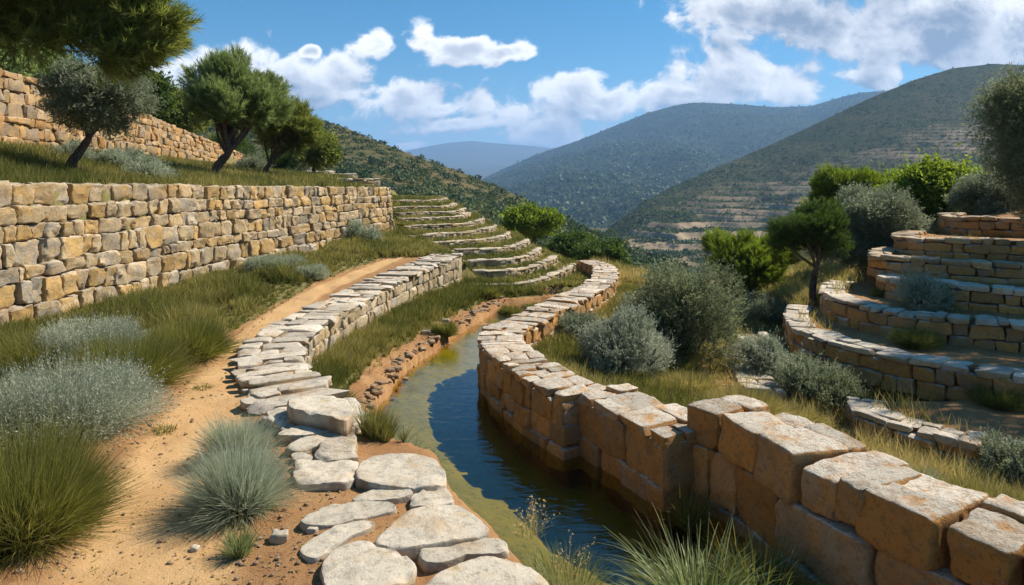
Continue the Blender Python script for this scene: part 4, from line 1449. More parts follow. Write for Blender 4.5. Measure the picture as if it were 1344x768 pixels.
# ------------------------------------------------------------------ grass that nobody could count
def scatter_grass(name, n, xr, yr, mask, mat, hfun, seed, ypow=1.6, wscale=.00085, droop=.25, lean=.45, seg=2):
    rng = np.random.default_rng(seed)
    Y = yr[0] + (yr[1] - yr[0]) * rng.random(n) ** ypow
    X = rng.uniform(0, 1, n)
    lo, hi = xr
    lo = lo(Y) if callable(lo) else lo; hi = hi(Y) if callable(hi) else hi
    X = lo + (hi - lo) * X
    # tufts: pull blades together
    m = mask(X, Y)
    keep = rng.random(n) < m
    X, Y = X[keep], Y[keep]
    cx = np.round(X / .16 + rng.normal(0, .25, len(X))) * .16; cy = np.round(Y / .16 + rng.normal(0, .25, len(X))) * .16
    jx = (_h(np.round(cx / .16), np.round(cy / .16), np.zeros(len(X)), 5) - .5) * .16
    jy = (_h(np.round(cx / .16), np.round(cy / .16), np.zeros(len(X)), 6) - .5) * .16
    X2 = X * .35 + (cx + jx) * .65; Y2 = Y * .35 + (cy + jy) * .65
    Z = ground(X2, Y2)
    k = len(X2)
    h = hfun(X2, Y2) * rng.uniform(.5, 1.15, k) * (.75 + .5 * _h(np.round(cx / .16), np.round(cy / .16), np.zeros(k), 9))
    d = norm(np.stack([(X2 - cx - jx) * 3 + rng.normal(0, lean, k) * .6, (Y2 - cy - jy) * 3 + rng.normal(0, lean, k) * .6, np.ones(k)], -1))
    patch = .5 + .5 * fbm(X2 * .8, Y2 * .8, seed=seed, oct=3)
    patch2 = _h(np.round(cx / .16), np.round(cy / .16), np.zeros(k), 13)
    tint = np.clip(-.05 + .55 * sstep(.3, .7, patch) + .35 * patch2 ** 2 + rng.normal(0, .2, k) + .5 * (rng.random(k) < .10), 0, 1)
    mb = MB()
    blades(mb, np.stack([X2, Y2, Z - .01], -1), d, h, np.maximum(.0035, wscale * Y2) * rng.uniform(.7, 1.3, k), droop * rng.random(k), tint, rng, seg=seg)
    return struct(mb.build(name, mat), 'stuff')


lx = lambda y: np.interp(y, L_Y, L_X)
pth = lambda y: np.interp(y, PATH_Y, PATH_X)
mwx = lambda y: np.interp(y, MW[:, 1], MW[:, 0])
wlx_ = lambda y: np.interp(y, WL_Y, WL_X)
rxx_ = lambda y: np.interp(y, RX_Y, RX_X)
scatter_grass('grass', 150000, (lambda y: lx(y) + .02, lambda y: pth(y) - .1), (5.0, 23.5), lambda x, y: grass_mask(x, y) ** 1.5, G_GRASS,
              lambda x, y: (.10 + .26 * sstep(.2, 1.2, pth(y) - x)) * (.45 + .55 * sstep(.1, 1.6, x - lx(y))) * np.clip(.75 + 1.5 * fbm(x * 1.3, y * 1.3, seed=61, oct=3), .3, 1.7), 401)
scatter_grass('field_grass', 120000, (lambda y: np.interp(y, U_Y, U_X) + .1, lambda y: lx(y) - .45), (7, 34), lambda x, y: np.ones_like(x), G_GRASS,
              lambda x, y: .30 + .0 * x, 402, ypow=1.2, wscale=.0010)
scatter_grass('bank_grass', 110000, (lambda y: mwx(y) + .3, lambda y: wlx_(y) - .05), (6.3, 18.9), lambda x, y: sstep(.35, .75, wlx_(y) - x + .30 * fbm(x * 1.5, y * 1.5, seed=77)), G_GRASS,
              lambda x, y: .12 + .20 * sstep(.3, .8, wlx_(y) - x), 403, ypow=1.3)


def hill_mask(x, y):
    m = np.ones_like(x)
    for zt, ln in ARC_LINES:                                   # keep the wall tops clear
        d = np.full(x.shape, 9.0)
        for q in ln[::2]:
            d = np.minimum(d, np.hypot(x - q[0], y - q[1] - .10))
        m = np.where(d < .24, 0, m)
    return m


scatter_grass('terrace_grass', 190000, (lambda y: np.interp(y, [18.8, 24, 34], [-5, -7, -9]), lambda y: np.interp(y, [18.8, 20, 24, 30, 36], [1.6, 2.2, 3.2, 1.5, -1])), (18.8, 36), hill_mask, G_GRASS,
              lambda x, y: .17 + .13 * sstep(-2.5, -4, x) * sstep(27, 20, y), 404, ypow=1.1, wscale=.0010)
scatter_grass('lower_meadow_grass', 190000, (lambda y: rxx_(y) + .85, lambda y: np.interp(y, [4, 8, 12, 14, 18, 22, 30], [7, 6.3, 5.8, 6.5, 9.5, 12, 13])), (4.2, 30), lambda x, y: grass_mask(x, y) * .9, G_DRY,
              lambda x, y: .20 + .16 * (fbm(x, y, seed=90) > 0), 405, ypow=1.3)
scatter_grass('green_meadow_grass', 60000, (lambda y: rxx_(y) + .8, lambda y: rxx_(y) + 3.6), (8.5, 19), lambda x, y: np.ones_like(x), G_GRASS,
              lambda x, y: .25 + 0 * x, 407, ypow=1.2)
scatter_grass('terrace_tread_grass', 26000, (5.5, 18), (7, 22), lambda x, y: sstep(.12, .4, fbm(x * .9, y * .9, seed=55)) * (x > np.interp(y, [7, 12, 17], [7, 6, 7])), G_GRASS,
              lambda x, y: .12 + 0 * x, 408, ypow=1.0)

# ------------------------------------------------------------------ near plants, one by one
def at(px, py, z):
    return pz(px, py, z)


# (kind, base px, base py, ground z, radius, height, n, material, label)
x, y = at(316, 662, 0)
tuft('grass_tuft', 'large blue grey grass tuft on the path edge, nearer of the overlapping pair', 'grass tuft', x, y, .50, .56, 4200, G_BLUE, 501, droop=.10, spread=.28, lo=8)
x, y = at(312, 596, 0)
tuft('grass_tuft', 'blue grey grass tuft partly behind the larger one on the path edge', 'grass tuft', x, y, .44, .44, 3000, G_BLUE, 502, droop=.10, spread=.28, lo=8)
x, y = at(313, 722, 0)
tuft('grass_tuft', 'small thin green grass tuft on bare earth beside a pale stone', 'grass tuft', x, y, .17, .24, 420, G_REED, 503, droop=.15, spread=.3, lo=35)
x, y = at(530, 606, -.45)
tuft('grass_tuft', 'bright green grass tuft leaning over the water behind the broad flagstone', 'grass tuft', x, y, .50, .42, 1500, G_REED, 504, droop=.40, lo=25, z=-.60)
x, y = at(472, 600, -.5)
tuft('grass_tuft', 'dense green grass clump against the pier below the raised capstone', 'grass tuft', x - .1, y + .5, .42, .46, 1800, G_GREEN, 505, droop=.2, lo=25, z=-.62)
x, y = at(925, 800, -.8)
tuft('reed_clump', 'large pale reed clump with long arching blades at the foot of the golden wall', 'reed clump', x - .05, y, .85, .86, 900, G_REED, 506, droop=.45, spread=.22, lo=25, z=-.98, width=.013, seg=6)
tuft('reed_clump', 'dark reed clump in shade against the golden near wall', 'reed clump', 1.95, 5.35, .5, .80, 900, G_GREEN, 507, droop=.3, spread=.4, lo=35, z=-1.0, width=.008, seg=5)
tuft('reed_clump', 'dark green sprig in the corner between the two golden walls', 'reed clump', 1.72, 6.55, .22, .55, 300, G_GREEN, 508, droop=.3, spread=.5, lo=40, z=-.95, width=.008)
x, y = at(742, 790, -.75)
tuft('grass_tuft', 'sparse yellow green grass with seed heads at the water edge', 'grass tuft', x, y, .34, .30, 420, G_REED, 509, droop=.25, spread=.8, lo=45, z=-.62, flower=14)
x, y = at(690, 745, -.6)
tuft('flowering_weed', 'small pale flowering weed beside the flat flagstone at the water', 'weed', x + .05, y, .14, .22, 60, G_REED, 510, droop=.2, spread=.6, lo=40, z=-.35, flower=26)

# bushes beside the dirt path, left
bush = [
    ('tuft', 28, 700, .0, .62, .86, 8500, G_GREEN, 'big green broom bush at the left edge, nearest to the camera'),
    ('tuft', 85, 560, .0, .86, .64, 9500, G_SILVER, 'wide silver grey shrub beside the path, behind the nearest green broom'),
    ('tuft', 170, 500, .05, .72, .66, 5500, G_GREEN, 'green grassy bush right behind the wide silver shrub'),
    ('tuft', 120, 468, .1, .62, .68, 5200, G_SILVER, 'pale silver shrub standing against the long wall between green bushes'),
    ('tuft', 245, 462, .05, .70, .56, 5200, G_GREEN, 'rounded green grass bush midway along the strip below the long wall'),
    ('tuft', 60, 478, .1, .8, .6, 4200, G_GREEN, 'dark green grass bush against the long wall at the left edge'),
    ('tuft', 345, 362, .06, .42, .44, 2600, G_BLUE, 'leftmost of three bluish cushion shrubs at the foot of the long wall'),
    ('tuft', 377, 362, .06, .42, .46, 2600, G_BLUE, 'middle one of three bluish cushion shrubs at the foot of the long wall'),
    ('tuft', 408, 368, .06, .38, .40, 2600, G_BLUE, 'rightmost of three bluish cushion shrubs at the foot of the long wall'),
    ('shrub', 465, 320, .35, .36, .50, 12000, G_BLUE, 'bluish cushion shrub at the far end of the long wall, left of two'),
    ('shrub', 487, 323, .35, .30, .40, 9000, G_BLUE, 'bluish cushion shrub at the far end of the long wall, right of two'),
]
for i, (k, px, py, z, r, h, n, mat, lb) in enumerate(bush):
    x, y = at(px, py, z)
    if k == 'tuft':
        tuft('bush', lb, 'bush', x, y, r, h, n, mat, 520 + i, droop=.12, spread=.62 if mat in (G_SILVER, G_BLUE) else .5, lo=10, tips=5 if mat in (G_SILVER, G_BLUE) else 0, width=.0035 + .0002 * y if mat is G_SILVER else None)
    else:
        shrub(lb, x, y, r, h, n, mat, 520 + i, leaf=max(.030, .0023 * y), aspect=.30)

rng = random.Random(5)
green = [(100, 660), (60, 700), (12, 735), (215, 560), (265, 505)]
small = ['thin green weed on the path margin beside the nearest broom', 'flat green weed on bare earth at the bottom left corner', 'tiny green weed at the bottom left edge of the photo',
         'small weed at the path margin right of the wide silver shrub', 'small green weed where the silver shrub meets the path']
for i, (px, py) in enumerate(green):
    x, y = at(px, py, 0)
    tuft('weed', small[i], 'weed', x, y, .13, .08, 260, G_GREEN, 540 + i, spread=.8, lo=10, width=.006)

# clumps in the upper field
for i, (px, py, D, r, h, mat, lb) in enumerate([
        (172, 214, 17.5, .45, .42, G_BLUE, 'small bluish shrub in the upper field, in front of the orange wall'),
        (150, 224, 17.0, .50, .34, G_BLUE, 'low bluish shrub between the olive trunk and a rounder shrub'),
        (195, 238, 16.0, .55, .40, G_BLUE, 'wide bluish shrub in the upper field, nearest to the long wall'),
        (100, 212, 17.0, .40, .38, G_BLUE, 'small bluish shrub left of the leaning olive trunk'),
        (330, 236, 27, .5, .4, G_OLIVE, 'grey green shrub between the two leaning pines'),
        (362, 222, 34, 1.2, .9, G_CAROB, 'dark bush behind the third pine in the upper field'),
        (300, 222, 44, 1.6, 1.2, G_CAROB, 'dark bush at the far end of the orange wall'),
        (395, 214, 46, 2.0, 1.4, G_OLIVE, 'grey green bush behind the far small tree')]):
    x = (px - 672) / F * D
    shrub(lb, x, D, r, h, 14000, mat, 560 + i, leaf=.0024 * D + .01, z=gz(x, D) - .05)

# left bank bushes by the water
for i, (px, py, z, r, h, mat, lb) in enumerate([
        (582, 436, -.72, .30, .42, G_GREEN, 'dark green bush on the bank close to the water, nearest of the bank bushes'),
        (668, 398, -.72, .30, .40, G_GREEN, 'green bush on the bank under the lowest curved terrace'),
        (640, 385, -.6, .40, .34, G_GREEN, 'leafy green bush at the left end of the lowest curved terrace'),
        (700, 385, -.6, .40, .28, G_GREEN, 'low green bush under the middle of the lowest curved terrace'),
        (560, 395, -.5, .40, .35, G_GREEN, 'green bush on the bank at the foot of the path wall'),
        (430, 520, -.5, .45, .40, G_GREEN, 'grassy bush in the channel bank below the path wall, nearest to the pier'),
        (615, 380, -.5, .4, .36, G_GREEN, 'green bush beside the far end of the path wall')]):
    x, y = at(px, py, z)
    tuft('bush', lb, 'bush', x, y, r, h, 1800, mat, 580 + i, droop=.2, spread=.5, lo=15)
    if i < 5:
        pass

# ------------------------------------------------------------------ right side plants and trees
R_ = [
    # px, py(base), z, r, h, n, mat, leaf, label
    ('shrub', 905, 492, -1.35, 1.12, 1.62, 60000, G_OLIVED, .055, 'big dark grey green olive bush right of the winding wall'),
    ('shrub', 818, 500, -1.05, .85, .78, 60000, G_SILVER, .042, 'pale silvery shrub directly behind the winding wall'),
    ('shrub', 860, 470, -1.1, .95, .95, 50000, G_OLIVE, .045, 'grey green shrub between the silvery shrub and the big olive bush'),
    ('shrub', 760, 455, -.9, .55, .40, 24000, G_OLIVE, .040, 'low grey green shrub in the meadow right beside the winding wall'),
    ('shrub', 1000, 495, -1.3, .62, .60, 30000, G_SILVER, .040, 'silver green shrub at the end of the footway, left of its twin'),
    ('shrub', 1060, 520, -1.3, .62, .62, 34000, G_OLIVE, .038, 'grey green shrub in front of the longest terrace wall'),
    ('shrub', 1100, 530, -1.25, .50, .50, 24000, G_OLIVED, .036, 'dark green shrub nestling against the second terrace wall'),
    ('shrub', 1000, 425, -1.45, 1.10, .55, 36000, G_OLIVE, .050, 'low blue green shrub in the shade under the dark pine'),
    ('shrub', 1212, 400, -.12, .55, .52, 34000, G_SILVER, .036, 'round silvery shrub sitting on the third terrace on the right'),
    ('tuft', 1200, 450, -.56, .48, .42, 2600, G_GREEN, 0, 'dark green grass bush on the second terrace, below the silvery shrub'),
    ('tuft', 1312, 520, -.9, .50, .40, 2600, G_GREEN, 0, 'dark green bush at the right edge, in front of the second terrace wall'),
    ('tuft', 1160, 385, -.1, .30, .26, 1200, G_GREEN, 0, 'small green tuft on the third terrace near its curl'),
    ('tuft', 1290, 590, -.9, .34, .44, 420, G_REED, 0, 'spiky pale green plant standing in the grass, right of the near wall'),
    ('tuft', 1200, 610, -.9, .42, .34, 2200, G_SILVER, 0, 'pale green feathery tuft just behind the near wall'),
    ('shrub', 1335, 580, -.85, .45, .55, 24000, G_OLIVE, .034, 'grey flowering shrub cut by the right edge above the grass'),
    ('tuft', 975, 560, -1.2, .85, .48, 6000, G_DRY, 0, 'yellow green grass hummock behind the near wall, under the silver shrubs'),
    ('tuft', 905, 520, -1.1, .60, .34, 3600, G_DRY, 0, 'straw coloured grass hummock at the foot of the big olive bush'),
    ('tuft', 1040, 555, -1.2, .55, .38, 3000, G_DRY, 0, 'dry grass hummock in front of the lowest terrace slabs'),
    ('tuft', 1280, 640, -.85, .70, .34, 4200, G_GREEN, 0, 'green grass hummock in sunlight right behind the near wall'),
    ('tuft', 1340, 640, -.8, .6, .36, 3200, G_DRY, 0, 'yellowish grass hummock at the right edge behind the near wall'),
    ('tuft', 830, 385, -1.0, .4, .25, 1400, G_DRY, 0, 'straw coloured tuft on the dry mound beyond the winding wall'),
    ('tuft', 800, 400, -.95, .45, .28, 1600, G_GREEN, 0, 'green tuft between the winding wall and the dry mound'),
    ('tuft', 1140, 545, -1.1, .20, .44, 240, G_REED, 0, 'thin tall weed standing before the second terrace wall'),
]
for i, (k, px, py, z, r, h, n, mat, leaf, lb) in enumerate(R_):
    x, y = at(px, py, z)
    if k == 'shrub':
        shrub(lb, x, y, r, h, n, mat, 600 + i, leaf=leaf, z=gz(x, y) - .05, blobs=13 if r > 1 else 9, aspect=.3)
    else:
        tuft('bush', lb, 'bush', x, y, r, h, n, mat, 600 + i, droop=.18, spread=.5, lo=18, flower=0)

# --- trees on the left
# big pine overhanging from the left edge
D = 10.5
tb = pd(-130, 300, D)
pb = np.array([-9.9, 10.5, gz(-9.9, 10.5)])
tree('big pine whose dark limbs and long needles hang over the top left corner', pb, [(0, 0, 0), (.15, -.1, .7), (.1, -.2, 1.4), (.5, -.3, 2.1)],
     (1.35, -.2, 2.65, 2.9, 1.5, .95), 42, 'pine', G_PINE2, 701, 240000, .18, name='pine_tree', cat='pine tree', tr=.17, brad=(.13, .23), limbs=40, hollow=.3,
     lobes=[(4.15, 0, 1.85, .14), (3.8, 0, 1.62, .14), (4.35, 0, 2.15, .13), (3.9, .2, 1.95, .16), (4.05, .1, 2.62, .17), (3.8, .2, 2.25, .18), (3.3, .1, 1.95, .16), (3.6, -.1, 3.0, .2), (2.4, 0, 1.95, .18), (2.9, .2, 2.2, .25), (4.2, .3, 1.95, .08), (1.2, .1, 2.1, .2), (.4, .2, 2.2, .3)])
D = 14.5
ob = np.array([(88 - 672) / F * D, D, 0.]); ob[2] = gz(ob[0], ob[1])
tree('grey green olive with leaning trunk in the upper field, under the overhanging pine', ob, [(0, 0, 0), (.18, 0, .35), (.42, 0, .68), (.55, 0, .95)],
     (.78, 0, 1.60, 1.08, .95, .74), 34, 'olive', G_OLIVE, 702, 90000, .078, name='olive_tree', cat='olive tree', tr=.105, brad=(.18, .32), limbs=22)
D = 20.5
ob = np.array([(282 - 672) / F * D, D, 0.]); ob[2] = gz(ob[0], ob[1])
tree('dark pine with bent trunk, tallest tree of the upper field in the centre left', ob, [(0, 0, 0), (.12, 0, .4), (.42, 0, .75), (.36, 0, 1.15)],
     (.58, 0, 2.22, 1.55, 1.3, 1.42), 52, 'pine', G_PINE, 703, 190000, .17, name='pine_tree', cat='pine tree', tr=.15, brad=(.15, .27), limbs=30)
D = 25
ob = np.array([(345 - 672) / F * D, D, 0.]); ob[2] = gz(ob[0], ob[1])
tree('green pine behind and right of the tallest one, trunk leaning right', ob, [(0, 0, 0), (.15, 0, .35), (.45, 0, .8)],
     (.85, 0, 1.65, 1.25, 1.1, .95), 34, 'pine', G_PINE2, 704, 100000, .20, name='pine_tree', cat='pine tree', tr=.12, brad=(.17, .28), limbs=18)
D = 34
ob = np.array([(411 - 672) / F * D, D, 2.75])
tree('small round tree at the far end of the upper field, on a stone ledge', ob, [(0, 0, -.6), (.05, 0, .3), (.2, 0, .6)],
     (.3, 0, 1.1, .8, .8, .68), 14, 'leaf', G_PINE2, 705, 36000, .14, name='round_tree', cat='tree', tr=.10, brad=(.3, .45), limbs=8)
for i, (px, pyt, D, rx, h, lb, mat) in enumerate([
        (232, 115, 36, 2.0, 3.2, 'green tree behind the orange wall, directly left of the tallest pine', G_PINE2),
        (215, 128, 40, 2.2, 3.0, 'dark green tree behind the orange wall, between olive and tallest pine', G_CAROB),
        (60, 80, 24, 1.8, 2.4, 'dark tree behind the orange wall near the left edge', G_CAROB),
        (165, 100, 30, 1.8, 2.2, 'dark tree behind the orange wall above the olive crown', G_CAROB),
        (20, 62, 22, 1.6, 2.2, 'dark pine beyond the orange wall at the left edge under the overhanging limbs', G_PINE)]):
    x = (px - 672) / F * D
    zt = EYE + (HOR - pyt) / F * D
    tree(lb, (x, D, zt - h), [(0, 0, -.5), (.1, 0, h * .25), (.0, 0, h * .5)], (0, 0, h * .62, rx, rx * .9, h * .36), 18, 'leaf', mat, 710 + i, 42000, .17,
         tr=.13, brad=(.28, .42), limbs=8)

# --- trees on the right
for i, (px, py, D, cr, trk, kind, mat, n, leaf, lb) in enumerate([
        (985, 405, 19.5, (.15, 0, 1.35, 1.45, 1.2, 1.15), [(0, 0, -.2), (.05, 0, .4), (-.05, 0, .9)], 'pine', G_BRIGHT, 140000, .13, 'bright green leafy tree left of the dark stone pine'),
        (1068, 400, 17.5, (-.05, 0, 1.82, 1.12, .9, .72), [(0, 0, -.3), (-.02, 0, .35), (.02, 0, .8), (.18, 0, 1.3)], 'pine', G_CAROB, 120000, .11, 'dark green tree with a forked trunk standing in the middle right'),
        (1140, 372, 19, (.05, 0, 1.35, 1.75, 1.2, 1.35), [(0, 0, -.4), (.1, 0, .4), (.1, 0, .8)], 'olive', G_OLIVE, 100000, .08, 'large grey olive beside the curl of the right hand terraces'),
        (1235, 335, 22, (0, 0, 1.5, 1.9, 1.2, 1.45), [(0, 0, -1.2), (.05, 0, .4), (0, 0, 1.1)], 'leaf', G_BRIGHT, 62000, .12, 'sunlit yellow green tree above the right hand terraces'),
        (1160, 300, 27, (0, 0, 1.0, 1.7, 1.2, 1.0), [(0, 0, -1.2), (.05, 0, .4), (0, 0, 1.1)], 'leaf', G_BRIGHT, 50000, .11, 'smaller bright green tree behind the large grey olive'),
        (1112, 300, 25, (0, 0, 1.0, 1.5, 1.2, 1.15), [(0, 0, -1.2), (.05, 0, .4), (0, 0, 1.1)], 'pine', G_BRIGHT, 90000, .15, 'feathery bright green tree rising between the forked tree and the grey olive'),
        (1300, 300, 19.5, (0, 0, .75, .95, .9, .75), [(0, 0, -1.2), (.05, 0, .2), (0, 0, .7)], 'olive', G_OLIVE, 60000, .08, 'grey olive bush between the sunlit tree and the tall dark olive'),
        (700, 318, 44, (0, 0, 1.1, 2.0, 1.6, .85), [(0, 0, -1.2), (.05, 0, .2), (0, 0, .7)], 'leaf', G_BRIGHT, 40000, .17, 'bright bushy tree just right of the curved terraces'),
        (790, 372, 38, (0, 0, 1.3, 1.6, 1.4, 1.0), [(0, 0, -1.2), (.05, 0, .2), (0, 0, .7)], 'leaf', G_CAROB, 30000, .16, 'dark green bushy tree past the far bend of the winding wall'),
        (752, 350, 42, (0, 0, 1.0, 1.9, 1.4, .75), [(0, 0, -1.2), (.05, 0, .2), (0, 0, .7)], 'leaf', G_CAROB, 30000, .16, 'low wide green tree below the bright one, past the curved terraces')]):
    x = (px - 672) / F * D
    z = EYE - (py - HOR) / F * D
    tree(lb, (x, D, z), trk, cr, 26, kind, mat, 730 + i, n, leaf, tr=.10 if D < 30 else .14, brad=(.20, .36), limbs=12,
         name='olive_tree' if kind == 'olive' else 'leafy_tree', cat='olive tree' if kind == 'olive' else 'tree')
# big olive at the right edge
tree('tall dark olive cut by the right edge, towering over the terraces', (12.3, 14.9, 1.3), [(0, 0, -.5), (.05, 0, .5), (-.1, 0, 1.3)],
     (-.35, 0, 1.9, 1.8, 1.6, 2.1), 44, 'olive', G_OLIVED, 745, 170000, .075, name='olive_tree', cat='olive tree', tr=.17, brad=(.22, .36), limbs=16)
tree('broad pine beyond the right edge, its shade falling across the terraces', (14.6, 12.4, 1.2), [(0, 0, -.5), (.1, 0, 1.5), (-.1, 0, 3.0)],
     (-.3, 0, 3.9, 3.3, 2.6, 1.5), 34, 'pine', G_PINE, 747, 90000, .22, name='pine_tree', cat='pine tree', tr=.2, brad=(.2, .34), limbs=20)
# a tree just outside the right edge, whose crown dapples the near wall
tree('leafy olive just outside the right edge, shading the near wall', (7.3, 6.2, -.6), [(0, 0, -.3), (.05, 0, .8), (-.1, 0, 1.8)],
     (-.2, .1, 2.6, 1.25, 1.2, .9), 16, 'olive', G_OLIVE, 746, 40000, .09, name='olive_tree', cat='olive tree', tr=.12, brad=(.25, .38), limbs=10)


# ------------------------------------------------------------------ far land
def hill_mat(name, cols, rock, terr=True):
    m, t, b = new_mat(name)
    at_ = t.new('ShaderNodeAttribute', attribute_name='tint')
    se = t.new('ShaderNodeSeparateColor'); t.put(se.inputs[0], at_.outputs['Color'])
    geo = t.new('ShaderNodeNewGeometry'); pos = geo.outputs['Position']
    sc = cols[3]
    n1 = t.noise(pos, .02 * sc, 6, .65); n2 = t.noise(pos, .14 * sc, 5, .7)
    c = t.mix(t.ramp(n1, .35, .65), cols[0], cols[1])
    c = t.mix(t.ramp(n2, .50, .66), c, cols[2])
    c = t.mix(se.outputs[0], c, rock)
    t.put(b.inputs['Base Color'], c)
    b.inputs['Roughness'].default_value = 1; b.inputs['Specular IOR Level'].default_value = 0
    return m


M_HILL = hill_mat('near_hill', ((.075, .078, .034), (.15, .115, .055), (.045, .058, .022), 2.0), (.40, .28, .17))
M_HILLR = hill_mat('terraced_hill', ((.050, .062, .030), (.085, .080, .042), (.030, .042, .022), 1.0), (.38, .28, .18))
M_HILLB = hill_mat('back_hill', ((.042, .055, .030), (.062, .068, .038), (.026, .038, .022), .45), (.22, .18, .12))
M_HILLF = hill_mat('far_hill', ((.09, .09, .05), (.13, .10, .07), (.06, .07, .04), .15), (.26, .20, .15))


def polar_hill(name, mat, ridge, foot, D0, D1, seed, ncol=500, nrow=160, amp=3.0, terr=None, back=1.25, px_range=None, gamma=1.0, gully=0.0):
    """hillside between the distances D0 (foot) and D1 (ridge); ridge / foot are profiles of azimuth and elevation"""
    rp = np.array(ridge, float); fp = np.array(foot, float)
    a, b = px_range if px_range else (rp[0, 0], rp[-1, 0])
    px = np.linspace(a, b, ncol)
    pr = np.interp(px, rp[:, 0], rp[:, 1]); pf = np.interp(px, fp[:, 0], fp[:, 1])
    d0 = D0 if np.isscalar(D0) else np.interp(px, [q[0] for q in D0], [q[1] for q in D0])
    d1 = D1 if np.isscalar(D1) else np.interp(px, [q[0] for q in D1], [q[1] for q in D1])
    t = np.linspace(0, 1, nrow)[:, None]
    D = d0 * (d1 / d0) ** t
    yy = pf + (pr - pf) * t ** gamma
    X = (px[None] - 672) / F * D
    Z = EYE + (HOR - yy) * D / F
    Y = D + 0 * X
    fade = np.sin(np.clip(t, 0, 1) * math.pi * .5)
    nz = fbm(X / (amp * 16), Y / (amp * 16), seed=seed, oct=5, gain=.52)
    rid = 1 - np.abs(fbm(X / (amp * 22) + 9, Y / (amp * 60), seed=seed + 4, oct=3)) * 2
    Z = Z + amp * nz * (.25 + .75 * (1 - t ** 3)) + gully * rid * np.sin(t * math.pi)
    rock = np.zeros_like(Z)
    if terr is not None:
        step, thr, fr = terr
        mk = sstep(thr, thr + .12, fbm(X / fr, Y / fr, seed=seed + 30, oct=3)) * sstep(.02, .08, t) * sstep(.92, .60, t)
        wv = Z / step + .25 * fbm(X / 40, Y / 40, seed=seed + 6, oct=2)
        q = np.floor(wv); f_ = wv - q
        zz_ = (q + sstep(.52, .84, f_)) * step - .25 * fbm(X / 40, Y / 40, seed=seed + 6, oct=2) * step
        Z = Z * (1 - mk) + zz_ * mk
        ris = (f_ > .54) & (f_ < .82)
        pat = np.clip(.75 + 1.0 * fbm(X / 22, Y / 22, seed=3, oct=3), 0, 1)
        rock = mk * np.where(ris, .90 * pat, .22 * pat ** 2)
    # rear slope falling away
    k = 14
    tb_ = np.linspace(0, 1, k + 1)[1:, None]
    Db = d1 * (1 + (back - 1) * tb_)
    Xb = (px[None] - 672) / F * Db; Zb = Z[-1][None] - (Z[-1][None] + 120) * sstep(0, 1, tb_)
    X = np.vstack([X, Xb]); Y = np.vstack([Y, Db + 0 * Xb]); Z = np.vstack([Z, Zb]); rock = np.vstack([rock, np.zeros_like(Zb)])
    n1, n2 = X.shape
    I = np.arange(n1 * n2).reshape(n1, n2)
    Qf = np.stack([I[:-1, :-1], I[:-1, 1:], I[1:, 1:], I[1:, :-1]], -1).reshape(-1, 4)
    c = np.zeros((n1 * n2, 4)); c[:, 0] = rock.ravel()
    mb = MB(); mb.add(np.stack([X, Y, Z], -1).reshape(-1, 3), Qf, c)
    o = struct(mb.build(name, mat, smooth=terr is None))
    return X[:nrow], Y[:nrow], Z[:nrow], rock[:nrow]


def cover(name, H, n, mat, size, seed, per=26, leaf=.35, thin=None, tmax=1.0, skip_rock=.75, bias=1.0, clump=.45):
    """trees and scrub of a far hillside, one mass"""
    X, Y, Z, rock = H
    rng = np.random.default_rng(seed)
    nr, nc = X.shape
    i = (rng.random(n) ** bias * (nr - 1) * tmax); j = rng.random(n) * (nc - 1)
    i0 = i.astype(int); j0 = j.astype(int)
    i1 = np.minimum(i0 + 1, nr - 1); j1 = np.minimum(j0 + 1, nc - 1)
    fi = i - i0; fj = j - j0
    def g_(A):
        return (A[i0, j0] * (1 - fi) + A[i1, j0] * fi) * (1 - fj) + (A[i0, j1] * (1 - fi) + A[i1, j1] * fi) * fj
    x, y, z, rk = g_(X), g_(Y), g_(Z), g_(rock)
    dens = .5 + .5 * fbm(x / (size[1] * 14), y / (size[1] * 14), seed=seed, oct=3) * 1.6
    keep = (rng.random(n) < np.clip(dens + clump - .3, .05, 1)) & ~((rk > .42) & (rng.random(n) < skip_rock))
    x, y, z = x[keep], y[keep], z[keep]
    m = len(x)
    s = size[0] + (size[1] - size[0]) * rng.random(m) ** 2
    u = norm(rng.normal(size=(m, per, 3))) * rng.uniform(.55, 1.0, (m, per, 1))
    u[..., 2] = np.abs(u[..., 2]) * .9
    pos = np.stack([x, y, z], -1)[:, None, :] + u * s[:, None, None] * np.array([1, 1, .95])
    d = norm(np.cross(u, rng.normal(size=(m, per, 3))))
    tint = np.clip(.35 + .6 * (fbm(x / 30, y / 30, seed=seed + 2))[:, None] + rng.normal(0, .16, (m, 1)) + rng.normal(0, .1, (m, per)), 0, 1)
    ls = (s * leaf * 2)[:, None] * rng.uniform(.7, 1.3, (m, per))
    mb = MB()
    leaves(mb, (pos - d * (ls / 2)[..., None]).reshape(-1, 3), ls.reshape(-1), rng, tint.reshape(-1), .8, dirs=d.reshape(-1, 3))
    return struct(mb.build(name, mat), 'stuff')


# valley floor, out to the horizon
v = np.array([[-14000, -3000, -75], [14000, -3000, -75], [14000, 14000, -75], [-14000, 14000, -75]], float)
mb = MB(); mb.add(v, np.array([[0, 1, 2, 3]])); struct(mb.build('valley_floor', M_HILL))

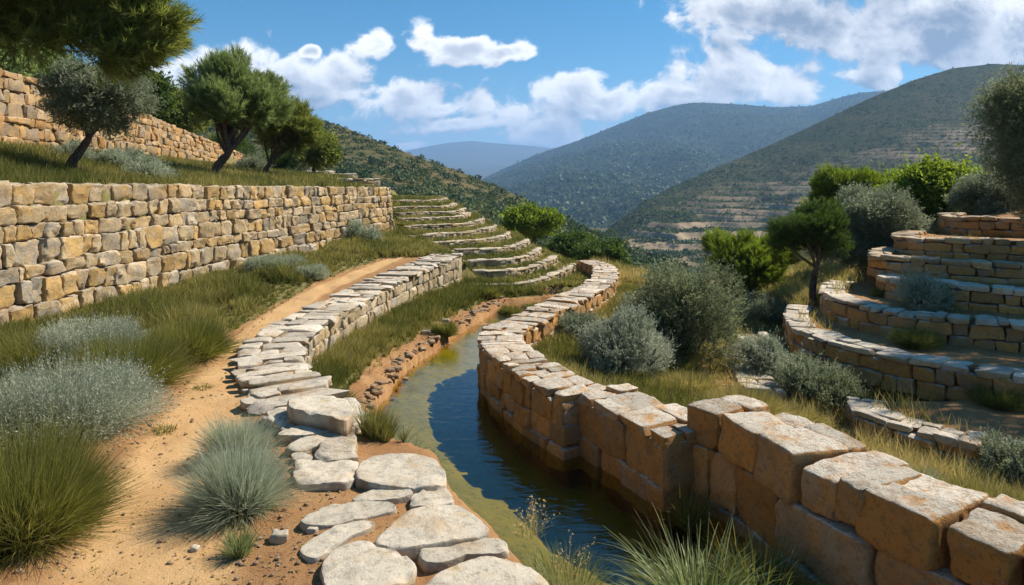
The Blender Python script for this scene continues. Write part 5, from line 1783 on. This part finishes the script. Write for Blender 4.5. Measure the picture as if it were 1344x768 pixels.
H1 = polar_hill('left_hill', M_HILL, [(-700, 40), (0, 90), (200, 118), (385, 148), (450, 166), (500, 187), (540, 203), (600, 224), (640, 240), (700, 268), (760, 296), (800, 316), (850, 334), (900, 350)],
                [(-700, 330), (400, 345), (600, 350), (760, 372), (900, 385)], 75, [(-700, 380), (400, 330), (700, 260), (900, 200)], 41, 620, 170, amp=4.0, terr=(2.2, .10, 45), gully=3)
cover('left_hill_scrub', H1, 17000, G_SCRUB, (.7, 2.4), 801, per=26, leaf=.22, clump=.85)
HR = polar_hill('terraced_hill', M_HILLR,
                [(700, 345), (740, 330), (790, 308), (850, 262), (900, 238), (940, 220), (1000, 195), (1060, 168), (1140, 130), (1200, 105), (1250, 90), (1300, 84), (1344, 86), (1500, 70), (2300, 60)],
                [(700, 365), (850, 375), (1000, 385), (1344, 395), (2300, 400)], [(700, 330), (900, 320), (1344, 290), (2300, 260)], [(700, 430), (850, 640), (1000, 860), (1344, 1080), (2300, 1080)], 42, 900, 420, amp=4.5, terr=(4.2, -.30, 60), gully=6)
cover('terraced_hill_scrub', HR, 95000, G_SCRUB, (.6, 2.7), 802, per=9, leaf=.30, skip_rock=.93, clump=.68)
HB = polar_hill('back_mountain', M_HILLB,
                [(560, 270), (600, 250), (650, 226), (700, 204), (760, 184), (800, 168), (850, 148), (885, 138), (910, 134), (960, 136), (1020, 141), (1065, 140), (1100, 130), (1130, 122), (1190, 118), (1300, 120), (1500, 100), (2300, 90)],
                [(560, 330), (900, 330), (2300, 330)], 1000, 3400, 43, 520, 220, amp=34, gully=85)
cover('back_mountain_scrub', HB, 52000, G_SCRUB, (4, 12), 803, per=7, leaf=.35, clump=.7)
HF = polar_hill('far_mountain', M_HILLF, [(300, 230), (480, 214), (540, 196), (585, 188), (620, 185), (650, 188), (700, 192), (740, 197), (800, 210), (1000, 220)],
                [(300, 270), (700, 275), (1000, 280)], 4200, 8500, 44, 320, 120, amp=90, gully=90)

# --- haze: the air of the valley
hm = bpy.data.materials.new('haze_air'); hm.use_nodes = True
ht = NT(hm.node_tree); ht.n.clear()
pv = ht.new('ShaderNodeVolumePrincipled')
pv.inputs['Color'].default_value = (.36, .62, 1.0, 1)
pv.inputs['Density'].default_value = 0.00015
pv.inputs['Anisotropy'].default_value = 0.1
ht.put(ht.new('ShaderNodeOutputMaterial').inputs['Volume'], pv.outputs[0])
bx = (-14500, 14500, -3500, 14300, -125, 660)
v = np.array([[bx[a], bx[2 + b], bx[4 + c]] for a in (0, 1) for b in (0, 1) for c in (0, 1)], float)
mb = MB(); mb.add(v, np.array([[0, 1, 3, 2], [4, 6, 7, 5], [0, 4, 5, 1], [2, 3, 7, 6], [0, 2, 6, 4], [1, 5, 7, 3]]))
struct(mb.build('haze', hm), 'stuff')
